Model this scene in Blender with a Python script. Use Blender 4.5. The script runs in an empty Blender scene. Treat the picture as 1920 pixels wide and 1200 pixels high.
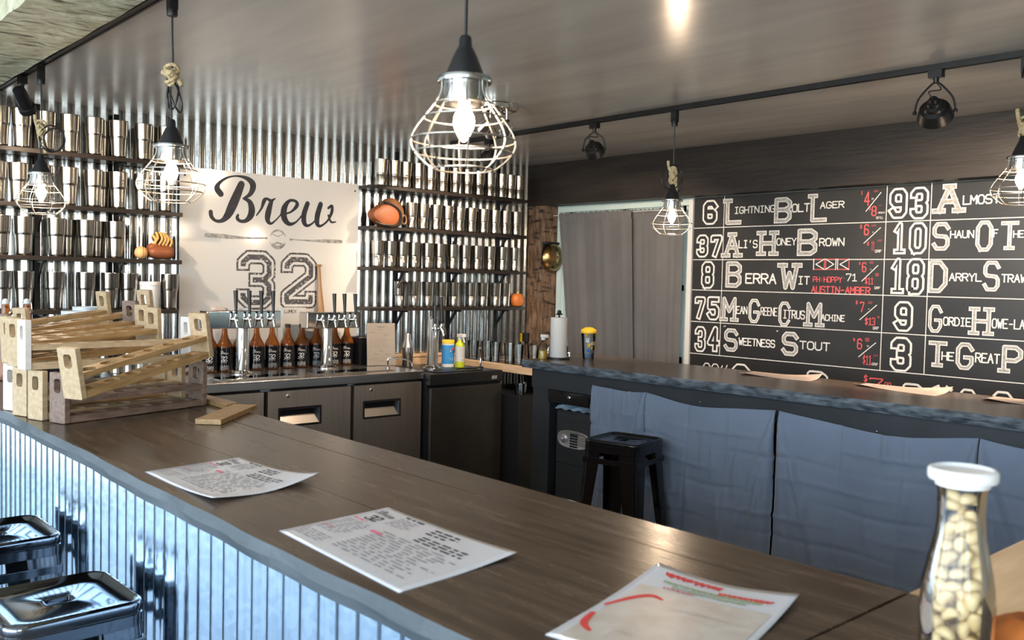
import bpy, bmesh, math, random
from mathutils import Vector, Matrix
import numpy as np
random.seed(7)
S = bpy.context.scene
COL = S.collection
PI = math.pi

# ------------------------------------------------------------------ camera
CAMLOC = np.array([0.0, 0.0, 1.55])
YAW, PITCH, ROLL, FPX = math.radians(41.781), math.radians(2.520), math.radians(-1.2944), 1705.63
def _rot(y, p, r):
    cy, sy, cp, sp = math.cos(y), math.sin(y), math.cos(p), math.sin(p)
    f = np.array([sy*cp, cy*cp, -sp]); rt = np.array([cy, -sy, 0.0]); dn = np.cross(f, rt)
    c, s = math.cos(r), math.sin(r)
    return np.array([c*rt+s*dn, -s*rt+c*dn, f])
RM = _rot(YAW, PITCH, ROLL)
def on(px, py, ax, val):
    """the point of the plane axis=val that the photograph shows at (px, py)"""
    d = RM.T @ np.array([(px-960)/FPX, (py-600)/FPX, 1.0])
    return CAMLOC + (val-CAMLOC[ax])/d[ax]*d
cam = bpy.data.cameras.new('camera'); camo = bpy.data.objects.new('camera', cam); COL.objects.link(camo)
cam.sensor_width = 36.0; cam.lens = FPX/1920*36.0; cam.clip_start = 0.02
r_, d_, f_ = RM
camo.matrix_world = Matrix(((r_[0], -d_[0], -f_[0], 0), (r_[1], -d_[1], -f_[1], 0), (r_[2], -d_[2], -f_[2], 1.55), (0, 0, 0, 1)))
cam.dof.use_dof = True; cam.dof.focus_distance = 4.4; cam.dof.aperture_fstop = 6.3
S.camera = camo

# ------------------------------------------------------------------ sky, daylight, exposure
S.view_settings.view_transform = 'Standard'; S.view_settings.look = 'None'
S.view_settings.exposure = 0.35; S.view_settings.gamma = 1.0; S.view_settings.use_curve_mapping = False
S.cycles.max_bounces = 10; S.cycles.diffuse_bounces = 4; S.cycles.glossy_bounces = 5
S.cycles.transmission_bounces = 8; S.cycles.transparent_max_bounces = 12
S.cycles.caustics_reflective = False; S.cycles.caustics_refractive = False
S.cycles.sample_clamp_indirect = 4.0
W = bpy.data.worlds.new('sky'); S.world = W; W.use_nodes = True
nt = W.node_tree; nt.nodes.clear()
tc = nt.nodes.new('ShaderNodeTexCoord'); sep = nt.nodes.new('ShaderNodeSeparateXYZ')
mr = nt.nodes.new('ShaderNodeMapRange'); mr.inputs[1].default_value = -0.25; mr.inputs[2].default_value = 0.6
cr = nt.nodes.new('ShaderNodeValToRGB')
cr.color_ramp.elements[0].position = 0.0; cr.color_ramp.elements[0].color = (0.55, 0.60, 0.60, 1)
cr.color_ramp.elements[1].position = 1.0; cr.color_ramp.elements[1].color = (0.42, 0.66, 1.0, 1)
e = cr.color_ramp.elements.new(0.28); e.color = (0.62, 0.69, 0.70, 1)
e = cr.color_ramp.elements.new(0.36); e.color = (0.72, 0.87, 1.0, 1)
bg = nt.nodes.new('ShaderNodeBackground'); bg.inputs[1].default_value = 9.0
out = nt.nodes.new('ShaderNodeOutputWorld')
nt.links.new(tc.outputs['Generated'], sep.inputs[0]); nt.links.new(sep.outputs[2], mr.inputs[0])
nt.links.new(mr.outputs[0], cr.inputs[0]); nt.links.new(cr.outputs[0], bg.inputs[0]); nt.links.new(bg.outputs[0], out.inputs[0])
BULB = 300.0           # radiance of the filament bulbs
SPOT = 110.0            # watts of a track spot
WARM = (1.0, 0.75, 0.53)
def portal(name, loc, rot, sx, sy):
    l = bpy.data.lights.new(name, 'AREA'); l.shape = 'RECTANGLE'; l.size = sx; l.size_y = sy; l.cycles.is_portal = True
    o = bpy.data.objects.new(name, l); o.location = loc; o.rotation_euler = rot; COL.objects.link(o)
portal('daylight_portal', (-3.55, 1.25, 1.52), (0, -PI/2, 0), 2.9, 8.4)
portal('daylight_portal', (-1.9, -3.05, 1.65), (PI/2, 0, 0), 2.0, 1.9)

# ------------------------------------------------------------------ materials
def mat(name, col, rough=0.5, metal=0.0, var=0.0, scale=8.0, stretch=(1, 1, 1), bump=0.0, bscale=None, spec=0.5, coat=0.0,
        trans=0.0, ior=1.45, col2=None, rvar=0.0, aniso=0.0, sheen=0.0, alpha=1.0, kind='noise', detail=6.0, wear=None, sss=0.0, wstretch=None, bdist=0.01):
    m = bpy.data.materials.new(name); m.use_nodes = True
    n = m.node_tree.nodes; L = m.node_tree.links; b = n['Principled BSDF']
    b.inputs['Base Color'].default_value = (*col, 1); b.inputs['Roughness'].default_value = rough
    b.inputs['Metallic'].default_value = metal; b.inputs['Specular IOR Level'].default_value = spec
    b.inputs['Coat Weight'].default_value = coat; b.inputs['Coat Roughness'].default_value = 0.15
    b.inputs['Transmission Weight'].default_value = trans; b.inputs['IOR'].default_value = ior
    b.inputs['Sheen Weight'].default_value = sheen; b.inputs['Alpha'].default_value = alpha
    if sss: b.inputs['Subsurface Weight'].default_value = sss; b.inputs['Subsurface Radius'].default_value = (.01, .006, .003)
    tcn = n.new('ShaderNodeTexCoord'); mp = n.new('ShaderNodeMapping'); mp.inputs['Scale'].default_value = stretch
    L.new(tcn.outputs['Object'], mp.inputs[0])
    tex = n.new('ShaderNodeTexVoronoi') if kind == 'voronoi' else n.new('ShaderNodeTexNoise')
    tex.inputs['Scale'].default_value = scale
    if kind != 'voronoi': tex.inputs['Detail'].default_value = detail
    L.new(mp.outputs[0], tex.inputs['Vector'])
    fac = tex.outputs['Color'] if kind == 'voronoi' else tex.outputs[0]
    if var or col2:
        r = n.new('ShaderNodeValToRGB'); c2 = col2 or tuple(min(1, c*(1+var)) for c in col)
        c1 = col if col2 else tuple(c*(1-var) for c in col)
        r.color_ramp.elements[0].position = 0.32; r.color_ramp.elements[0].color = (*c1, 1)
        r.color_ramp.elements[1].position = 0.68; r.color_ramp.elements[1].color = (*c2, 1)
        L.new(fac, r.inputs[0]); last = r.outputs[0]
        if wear:
            t2 = n.new('ShaderNodeTexNoise'); t2.inputs['Scale'].default_value = wear[1]; t2.inputs['Detail'].default_value = 8
            mp2 = n.new('ShaderNodeMapping'); mp2.inputs['Scale'].default_value = wstretch or (1, 1, 1)
            if wstretch: mp2.inputs['Rotation'].default_value = (0.12, 0.1, 0.35)
            L.new(tcn.outputs['Object'], mp2.inputs[0]); L.new(mp2.outputs[0], t2.inputs['Vector'])
            r2 = n.new('ShaderNodeValToRGB'); r2.color_ramp.elements[0].position = wear[2]; r2.color_ramp.elements[1].position = wear[2]+.12
            L.new(t2.outputs[0], r2.inputs[0])
            mx = n.new('ShaderNodeMix'); mx.data_type = 'RGBA'
            L.new(r2.outputs[0], mx.inputs[0]); L.new(last, mx.inputs[6]); mx.inputs[7].default_value = (*wear[0], 1); last = mx.outputs[2]
        L.new(last, b.inputs['Base Color'])
    if rvar:
        rr = n.new('ShaderNodeMapRange'); rr.inputs[3].default_value = max(0.02, rough-rvar); rr.inputs[4].default_value = rough+rvar
        L.new(tex.outputs[0], rr.inputs[0]); L.new(rr.outputs[0], b.inputs['Roughness'])
    if bump:
        t = tex
        if bscale:
            t = n.new('ShaderNodeTexNoise'); t.inputs['Scale'].default_value = bscale; t.inputs['Detail'].default_value = 8; L.new(mp.outputs[0], t.inputs['Vector'])
        bp = n.new('ShaderNodeBump'); bp.inputs['Strength'].default_value = bump; bp.inputs['Distance'].default_value = bdist
        L.new(t.outputs[0], bp.inputs['Height']); L.new(bp.outputs[0], b.inputs['Normal'])
    if aniso: b.inputs['Anisotropic'].default_value = aniso
    return m
def emit(name, col, s):
    m = bpy.data.materials.new(name); m.use_nodes = True
    b = m.node_tree.nodes['Principled BSDF']; b.inputs['Base Color'].default_value = (*col, 1)
    b.inputs['Emission Color'].default_value = (*col, 1); b.inputs['Emission Strength'].default_value = s
    return m
def thin_glass(name, tint=(0.96, 0.98, 0.98), refl=1.0, rough=0.02):
    m = bpy.data.materials.new(name); m.use_nodes = True; n = m.node_tree.nodes; L = m.node_tree.links
    n.remove(n['Principled BSDF']); o = n['Material Output']
    t = n.new('ShaderNodeBsdfTransparent'); t.inputs[0].default_value = (*tint, 1)
    g = n.new('ShaderNodeBsdfGlossy'); g.inputs['Roughness'].default_value = rough
    fr = n.new('ShaderNodeFresnel'); fr.inputs[0].default_value = 1.5
    mu = n.new('ShaderNodeMath'); mu.operation = 'MULTIPLY'; mu.inputs[1].default_value = refl
    mx = n.new('ShaderNodeMixShader'); L.new(fr.outputs[0], mu.inputs[0]); L.new(mu.outputs[0], mx.inputs[0])
    L.new(t.outputs[0], mx.inputs[1]); L.new(g.outputs[0], mx.inputs[2]); L.new(mx.outputs[0], o.inputs[0])
    return m
M = {}
M['galv'] = mat('galvanised_sheet', (0.47, 0.48, 0.475), 0.17, 1.0, var=0.06, scale=60, kind='voronoi', rvar=0.05)
M['bargalv'] = mat('bright_corrugated_sheet', (0.37, 0.47, 0.57), 0.16, 1.0, var=0.07, scale=60, kind='voronoi', rvar=0.04)
M['steel'] = mat('brushed_steel', (0.78, 0.74, 0.70), 0.27, 1.0)
M['tumbler'] = mat('tumbler_steel_warm_tint', (0.50, 0.45, 0.39), 0.18, 1.0, var=0.04, scale=10, stretch=(1, 1, 30))  # warm reflections of lamps and walls are put into the steel tint
M['door_steel'] = mat('cooler_door_steel', (0.80, 0.715, 0.63), 0.36, 1.0, var=0.06, scale=4, stretch=(30, 1, 1), rvar=0.04)
M['dark_steel'] = mat('dark_steel_door', (0.10, 0.095, 0.09), 0.34, 0.8, var=0.1, scale=5)
M['chrome'] = mat('chrome', (0.78, 0.77, 0.76), 0.06, 1.0)
M['bartop'] = mat('dark_stained_planks', (0.052, 0.034, 0.022), 0.26, 0.0, col2=(0.108, 0.076, 0.051), scale=7, stretch=(6, 0.5, 6), bump=0.03, bscale=12, rvar=0.06, spec=0.5)
M['baredge'] = mat('rough_sawn_edge', (0.045, 0.056, 0.066), 0.5, col2=(0.105, 0.125, 0.14), scale=7, stretch=(1, 0.4, 1.6), bump=0.3, bscale=26)  # grey-brown edge with blue window light put into the colour
M['backtop'] = mat('back_counter_planks', (0.075, 0.052, 0.038), 0.25, col2=(0.125, 0.090, 0.066), scale=6, stretch=(8, 0.6, 8), bump=0.05, bscale=14, spec=0.4)
M['backedge'] = mat('live_edge_dark', (0.018, 0.026, 0.034), 0.42, col2=(0.15, 0.18, 0.21), scale=24, stretch=(1, 0.6, 2.4), bump=0.9, bscale=18)
M['apron'] = mat('charcoal_paint', (0.026, 0.030, 0.034), 0.45, var=0.15, scale=5)
M['ltwood'] = mat('light_pine', (0.52, 0.34, 0.17), 0.38, col2=(0.66, 0.46, 0.26), scale=5, stretch=(1, 9, 9), bump=0.05, bscale=20)  # warm lamplight on the bar return is put into the pine colour
M['pine'] = mat('raw_pine_board', (0.50, 0.34, 0.20), 0.55, col2=(0.64, 0.46, 0.29), scale=6, stretch=(9, 1, 9))
M['rackpale'] = mat('pale_maple', (0.38, 0.27, 0.155), 0.5, col2=(0.50, 0.375, 0.235), scale=7, stretch=(2, 9, 9), bump=0.05)
M['rackoak'] = mat('oiled_oak', (0.27, 0.155, 0.060), 0.42, col2=(0.44, 0.285, 0.13), scale=8, stretch=(1.5, 12, 12), bump=0.08)
M['rackwal'] = mat('walnut', (0.13, 0.085, 0.065), 0.42, col2=(0.24, 0.165, 0.125), scale=8, stretch=(1.5, 10, 10), bump=0.06)
M['rackwhite'] = mat('bleached_maple', (0.62, 0.58, 0.54), 0.55, var=0.06, scale=8, stretch=(1, 6, 6))
M['beam'] = mat('dark_stained_beam', (0.010, 0.008, 0.007), 0.5, col2=(0.024, 0.018, 0.0145), scale=3.2, stretch=(4, 0.7, 5), bump=0.25, bscale=8)
M['hewn'] = mat('hewn_weathered_timber', (0.44, 0.43, 0.29), 0.75, col2=(0.68, 0.68, 0.52), scale=7, stretch=(1.2, 2.4, 1.6), bump=1.0, bscale=8, wear=((0.10, 0.085, 0.055), 7.0, 0.555), wstretch=(0.9, 4.2, 1.5), bdist=.03)
M['post'] = mat('weathered_post', (0.085, 0.052, 0.032), 0.8, col2=(0.23, 0.145, 0.09), scale=9, stretch=(3, 3, 1.0), bump=1.0, bscale=7, wear=((0.022, 0.015, 0.011), 9, 0.54), wstretch=(0.9, 0.9, 3.4), bdist=.03)
M['ceiling'] = mat('glossy_painted_plywood', (0.50, 0.475, 0.445), 0.24, col2=(0.60, 0.575, 0.54), scale=2.2, stretch=(3.2, 0.5, 1), bump=0.10, bscale=2.6, rvar=0.06, spec=0.75)
M['white'] = mat('white_paint', (0.62, 0.62, 0.60), 0.6, var=0.04, scale=3)
M['wallp'] = mat('room_wall_boards', (0.56, 0.46, 0.36), 0.7, var=0.05, scale=3)
M['floor'] = mat('worn_concrete', (0.21, 0.205, 0.20), 0.35, var=0.25, scale=2.5, bump=0.05)
M['sign'] = mat('white_sign_panel', (0.64, 0.64, 0.63), 0.10, var=0.02, scale=3, coat=0.5)
M['signink'] = mat('worn_black_ink', (0.030, 0.033, 0.042), 0.5, spec=0.2, var=0.3, scale=20)
M['signworn'] = mat('distressed_ink', (0.05, 0.05, 0.055), 0.4, col2=(0.09, 0.09, 0.10), scale=30, wear=((0.66, 0.66, 0.65), 70, 0.56))
M['signgrey'] = mat('grey_print', (0.17, 0.17, 0.17), 0.4, col2=(0.42, 0.42, 0.41), scale=40)
M['chalkbd'] = mat('chalkboard', (0.016, 0.016, 0.0165), 0.36, col2=(0.026, 0.025, 0.024), scale=2.5, spec=0.45)
M['chalk'] = mat('white_chalk', (0.70, 0.69, 0.66), 0.9, var=0.12, scale=60)
M['chalkgrey'] = mat('rubbed_chalk', (0.34, 0.335, 0.32), 0.9, var=0.3, scale=70)
M['chalkred'] = mat('red_chalk', (0.62, 0.10, 0.11), 0.9, var=0.2, scale=70)
M['blackmetal'] = mat('black_powder_coat', (0.013, 0.013, 0.014), 0.38, 0.3, var=0.2, scale=20)
M['shelf'] = mat('dark_shelf_board', (0.019, 0.015, 0.013), 0.36, var=0.3, scale=8, stretch=(0.6, 6, 6))
M['blackplastic'] = mat('black_plastic', (0.014, 0.014, 0.016), 0.3)
M['glossblack'] = mat('gloss_black_enamel', (0.006, 0.006, 0.007), 0.10, spec=0.6)
M['gunmetal'] = mat('polished_gunmetal', (0.17, 0.18, 0.20), 0.09, 1.0, var=0.05, scale=4)
M['fabric'] = mat('grey_curtain_cloth', (0.115, 0.112, 0.112), 0.92, var=0.08, scale=5, sheen=0.25, bump=0.05, bscale=90)
M['apfab'] = mat('grey_cloth_daylit_blue', (0.195, 0.238, 0.315), 0.9, var=0.06, scale=5, sheen=0.3, bump=0.06, bscale=70)  # curtain cloth again, with the bluish daylight put into its colour
M['paper'] = mat('laminated_paper', (0.62, 0.63, 0.67), 0.22, var=0.015, scale=4, coat=0.3)
M['kraft'] = mat('pinkish_paper', (0.60, 0.49, 0.43), 0.6, var=0.05, scale=6)
M['ink'] = mat('printed_ink', (0.06, 0.06, 0.065), 0.5)
M['inkgrey'] = mat('grey_print_ink', (0.27, 0.27, 0.28), 0.5)
M['inkpink'] = mat('pink_ink', (0.72, 0.16, 0.26), 0.5)
M['inkred'] = mat('red_ink', (0.66, 0.05, 0.05), 0.5)
M['inkgreen'] = mat('green_ink', (0.30, 0.38, 0.22), 0.5)
M['glass'] = thin_glass('clear_glass')
M['jarglass'] = thin_glass('jar_glass', (0.97, 0.98, 0.97), 1.0, 0.03)
M['cupclear'] = thin_glass('clear_acrylic', (0.93, 0.94, 0.95), 1.0, 0.03)
M['amber'] = mat('amber_glass', (0.50, 0.15, 0.025), 0.05, trans=0.72, ior=1.45)
M['label'] = mat('black_label', (0.008, 0.007, 0.009), 0.16, spec=0.6)
M['whiteprint'] = mat('white_print', (0.72, 0.70, 0.68), 0.5)
M['rope'] = mat('jute_rope', (0.46, 0.36, 0.21), 0.9, var=0.3, scale=70, bump=0.6, bscale=120)
M['wire'] = mat('galvanised_wire', (0.36, 0.33, 0.29), 0.42, 1.0)
M['cup_lightener'] = mat('added_cup_lightener', (0.52, 0.56, 0.58), 0.4, alpha=0.55)  # pale layer added inside the travel cup to lighten it
M['brass'] = mat('aged_brass', (0.36, 0.235, 0.10), 0.26, 1.0, var=0.3, scale=9, rvar=0.08)
M['leather'] = mat('brown_leather', (0.095, 0.045, 0.021), 0.45, col2=(0.19, 0.098, 0.045), scale=9, bump=0.15, bscale=40)
M['tan'] = mat('orange_tan_leather', (0.215, 0.062, 0.022), 0.5, col2=(0.28, 0.092, 0.036), scale=7, bump=0.1, bscale=40)
M['lace'] = mat('tan_lacing', (0.60, 0.34, 0.11), 0.6, var=0.2, scale=30)
M['ball'] = mat('old_baseball_hide', (0.62, 0.38, 0.16), 0.55, var=0.1, scale=8)
M['orange'] = mat('orange_rind', (0.44, 0.125, 0.022), 0.55, var=0.15, scale=10, bump=0.1, bscale=60)
M['bat'] = mat('ash_bat', (0.30, 0.165, 0.075), 0.38, col2=(0.40, 0.24, 0.115), scale=6, stretch=(8, 8, 0.7))
M['bucket'] = mat('white_plastic', (0.66, 0.70, 0.72), 0.4, var=0.02)
M['nut'] = mat('pale_cream_snack', (0.50, 0.35, 0.16), 0.5, col2=(0.68, 0.53, 0.31), scale=16, bump=0.1, bscale=60, sss=0.15)
M['lid'] = mat('frosted_lid', (0.76, 0.75, 0.74), 0.4, var=0.02)
M['yellow'] = mat('yellow_plastic', (0.80, 0.50, 0.03), 0.35)
M['bluepl'] = mat('blue_print', (0.04, 0.26, 0.60), 0.35)
M['greenliq'] = mat('lime_plastic', (0.50, 0.58, 0.03), 0.3)
M['yelliq'] = mat('yellow_liquid', (0.72, 0.48, 0.06), 0.15)
M['wrap'] = mat('pale_blue_plastic_film', (0.36, 0.50, 0.60), 0.3, var=0.2, scale=20)
M['wframe'] = mat('pale_green_frame', (0.50, 0.60, 0.57), 0.5, var=0.03)
M['bulb'] = emit('lit_bulb', (1.0, 0.74, 0.50), BULB)
M['spotface'] = emit('lit_spot_lens', (1.0, 0.74, 0.45), 12.0)
M['lcd'] = mat('lcd_panel', (0.03, 0.045, 0.04), 0.2)
M['silver'] = mat('silver_plastic', (0.52, 0.52, 0.52), 0.3, 0.7)
M['cable'] = mat('yellow_cable', (0.62, 0.38, 0.05), 0.5)

# ------------------------------------------------------------------ mesh helpers
class MB:
    def __init__(s): s.v = []; s.f = []; s.mi = []; s.cur = 0; s.X = None
    def add(s, vs, fs):
        o = len(s.v)
        for p in vs:
            p = Vector(p); s.v.append(tuple(s.X @ p) if s.X is not None else tuple(p))
        for f in fs: s.f.append([o+i for i in f]); s.mi.append(s.cur)
        return s
    def mm(s, x0, x1, y0, y1, z0, z1):
        return s.add([(x0, y0, z0), (x1, y0, z0), (x1, y1, z0), (x0, y1, z0), (x0, y0, z1), (x1, y0, z1), (x1, y1, z1), (x0, y1, z1)],
                     [(3, 2, 1, 0), (4, 5, 6, 7), (0, 1, 5, 4), (1, 2, 6, 5), (2, 3, 7, 6), (3, 0, 4, 7)])
    def box(s, c, d): return s.mm(c[0]-d[0]/2, c[0]+d[0]/2, c[1]-d[1]/2, c[1]+d[1]/2, c[2]-d[2]/2, c[2]+d[2]/2)
    def loops(s, rings, close=True, cap0=False, cap1=False):
        n = len(rings[0]); vs = [p for r in rings for p in r]; fs = []
        for i in range(len(rings)-1):
            for j in range(n if close else n-1):
                k = (j+1) % n; fs.append((i*n+j, i*n+k, (i+1)*n+k, (i+1)*n+j))
        if cap0: fs.append(tuple(range(n-1, -1, -1)))
        if cap1: fs.append(tuple((len(rings)-1)*n+j for j in range(n)))
        return s.add(vs, fs)
    def lathe(s, prof, n=24, c=(0, 0, 0), cap0=True, cap1=True, sx=1, sy=1):
        return s.loops([[(c[0]+r*sx*math.cos(2*PI*j/n), c[1]+r*sy*math.sin(2*PI*j/n), c[2]+z) for j in range(n)] for r, z in prof], True, cap0, cap1)
    def tube(s, pts, r, n=8, closed=False):
        P = [Vector(p) for p in pts]; m = len(P); rings = []
        t0 = (P[1]-P[0]).normalized(); up = Vector((0, 0, 1)) if abs(t0.z) < 0.9 else Vector((1, 0, 0))
        nrm = (up-t0*up.dot(t0)).normalized()
        for i in range(m):
            a = P[(i-1) % m] if (closed or i > 0) else P[0]; b = P[(i+1) % m] if (closed or i < m-1) else P[-1]
            t = (b-a).normalized(); nrm = nrm-t*nrm.dot(t)
            nrm = nrm.normalized() if nrm.length > 1e-6 else t.orthogonal().normalized()
            bn = t.cross(nrm); rr = r[i] if isinstance(r, (list, tuple)) else r
            rings.append([tuple(P[i]+(nrm*math.cos(2*PI*j/n)+bn*math.sin(2*PI*j/n))*rr) for j in range(n)])
        if closed: rings.append(rings[0]); return s.loops(rings)
        return s.loops(rings, True, True, True)
    def prism(s, poly, z0, z1):
        n = len(poly)
        return s.add([(x, y, z0) for x, y in poly]+[(x, y, z1) for x, y in poly],
                     [tuple(range(n-1, -1, -1)), tuple(range(n, 2*n))]+[(i, (i+1) % n, n+(i+1) % n, n+i) for i in range(n)])
    def sheet(s, fn, nu, nv):
        vs = [fn(i/nu, j/nv) for j in range(nv+1) for i in range(nu+1)]
        return s.add(vs, [(j*(nu+1)+i, j*(nu+1)+i+1, (j+1)*(nu+1)+i+1, (j+1)*(nu+1)+i) for j in range(nv) for i in range(nu)])
    def ball(s, c, r, n=16, m=10, sx=1, sy=1, sz=1):
        rings = [[(c[0]+r*sx*math.sin(PI*i/m)*math.cos(2*PI*j/n), c[1]+r*sy*math.sin(PI*i/m)*math.sin(2*PI*j/n), c[2]-r*sz*math.cos(PI*i/m)) for j in range(n)] for i in range(1, m)]
        s.loops(rings, True, True, True); return s
    def build(s, name, ms, parent=None, ang=38, bevel=0.0, solid=0.0, flip=False):
        me = bpy.data.meshes.new(name); me.from_pydata(s.v, [], s.f)
        if not isinstance(ms, (list, tuple)): ms = [ms]
        for m in ms: me.materials.append(M[m] if isinstance(m, str) else m)
        if len(ms) > 1: me.polygons.foreach_set('material_index', s.mi)
        bm = bmesh.new(); bm.from_mesh(me)
        if s.v and not flip: bmesh.ops.recalc_face_normals(bm, faces=bm.faces)
        bm.to_mesh(me); bm.free()
        if ang: me.shade_smooth(); me.set_sharp_from_angle(angle=math.radians(ang))
        o = bpy.data.objects.new(name, me); COL.objects.link(o)
        if parent: o.parent = parent
        if solid: md = o.modifiers.new('solid', 'SOLIDIFY'); md.thickness = solid; md.offset = 0
        if bevel:
            md = o.modifiers.new('bevel', 'BEVEL'); md.width = bevel; md.segments = 2; md.limit_method = 'ANGLE'; md.harden_normals = True
        return o
def tag(o, label, cat, group=None):
    o['label'] = label; o['category'] = cat
    if group: o['group'] = group
    return o
def struct(o): o['kind'] = 'structure'; return o
def T(name, label, cat, loc=(0, 0, 0), rot=(0, 0, 0), group=None):
    o = bpy.data.objects.new(name, None); COL.objects.link(o); o.location = loc; o.rotation_euler = rot; o.empty_display_size = 0.05
    return tag(o, label, cat, group)
def dup(o, loc=None, rot=None, label=None, parent=None):
    c = o.copy(); COL.objects.link(c)
    if parent is not None: c.parent = parent
    if loc is not None: c.location = loc
    if rot is not None: c.rotation_euler = rot
    if label: c['label'] = label
    for k in o.children: dup(k, parent=c)
    return c
ORD = ['first', 'second', 'third', 'fourth', 'fifth', 'sixth', 'seventh', 'eighth', 'ninth', 'tenth', 'eleventh', 'twelfth', 'thirteenth', 'fourteenth', 'fifteenth']
def smooth(pts, k=6, closed=False):
    P = [np.array(p, float) for p in pts]; out = []; n = len(P)
    for i in range(n if closed else n-1):
        g = lambda j: P[j % n] if closed else P[min(max(j, 0), n-1)]
        a, b, c, d = g(i-1), g(i), g(i+1), g(i+2)
        for t in range(k):
            u = t/k; out.append(0.5*((2*b)+(c-a)*u+(2*a-5*b+4*c-d)*u*u+(3*b-a-3*c+d)*u**3))
    if not closed: out.append(P[-1])
    return [tuple(p) for p in out]
def arc(c, r, a0, a1, n, ax='xz'):
    o = []
    for i in range(n+1):
        a = math.radians(a0+(a1-a0)*i/n); p = [0, 0, 0]; p['xyz'.index(ax[0])] = r*math.cos(a); p['xyz'.index(ax[1])] = r*math.sin(a)
        o.append((c[0]+p[0], c[1]+p[1], c[2]+p[2]))
    return o
def rsq(h, r, z, n=4, hy=None):
    hy = h if hy is None else hy; o = []
    for q, (sx, sy) in enumerate(((1, 1), (-1, 1), (-1, -1), (1, -1))):
        for i in range(n+1):
            a = PI/2*q+PI/2*i/n; o.append((sx*(h-r)+r*math.cos(a), sy*(hy-r)+r*math.sin(a), z))
    return o

# ------------------------------------------------------------------ ink: strokes laid on a surface through map(u, v, layer)
class Ink(MB):
    def __init__(s, mp): super().__init__(); s.mp = mp; s.lay = 0
    def poly(s, pts):
        s.q = (getattr(s, 'q', 0)+1) % 23                              # a hair apart, so overlapping strokes do not share one plane
        s.add([s.mp(u, v, s.lay+s.q*.03) for u, v in pts], [tuple(range(len(pts)))])
    def stroke(s, pts, w, cap=1.0):
        h = w/2; n = len(pts)
        for i in range(n-1):
            (x0, y0), (x1, y1) = pts[i], pts[i+1]; d = math.hypot(x1-x0, y1-y0)
            if d < 1e-9: continue
            ux, uy = (x1-x0)/d, (y1-y0)/d; e0 = h*cap if i == 0 else 0; e1 = h*cap if i == n-2 else 0
            a = (x0-ux*e0, y0-uy*e0); b = (x1+ux*e1, y1+uy*e1)
            s.poly([(a[0]+uy*h, a[1]-ux*h), (b[0]+uy*h, b[1]-ux*h), (b[0]-uy*h, b[1]+ux*h), (a[0]-uy*h, a[1]+ux*h)])
            if i: s.poly([(x0+h*1.04*math.cos(PI/4*k+.39), y0+h*1.04*math.sin(PI/4*k+.39)) for k in range(8)])
    def brush(s, pts, k=5):
        """pts: (x, y, width) run through a smooth curve"""
        P = smooth(pts, k); L = []; R = []
        for i, p in enumerate(P):
            a = P[max(0, i-1)]; b = P[min(len(P)-1, i+1)]; d = math.hypot(b[0]-a[0], b[1]-a[1]) or 1
            nx, ny = -(b[1]-a[1])/d*p[2]/2, (b[0]-a[0])/d*p[2]/2
            L.append((p[0]+nx, p[1]+ny)); R.append((p[0]-nx, p[1]-ny))
        for i in range(len(P)-1): s.poly([L[i], L[i+1], R[i+1], R[i]])
        for q in (P[0], P[-1]): s.poly([(q[0]+q[2]/2*math.cos(PI/5*j), q[1]+q[2]/2*math.sin(PI/5*j)) for j in range(10)])
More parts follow.
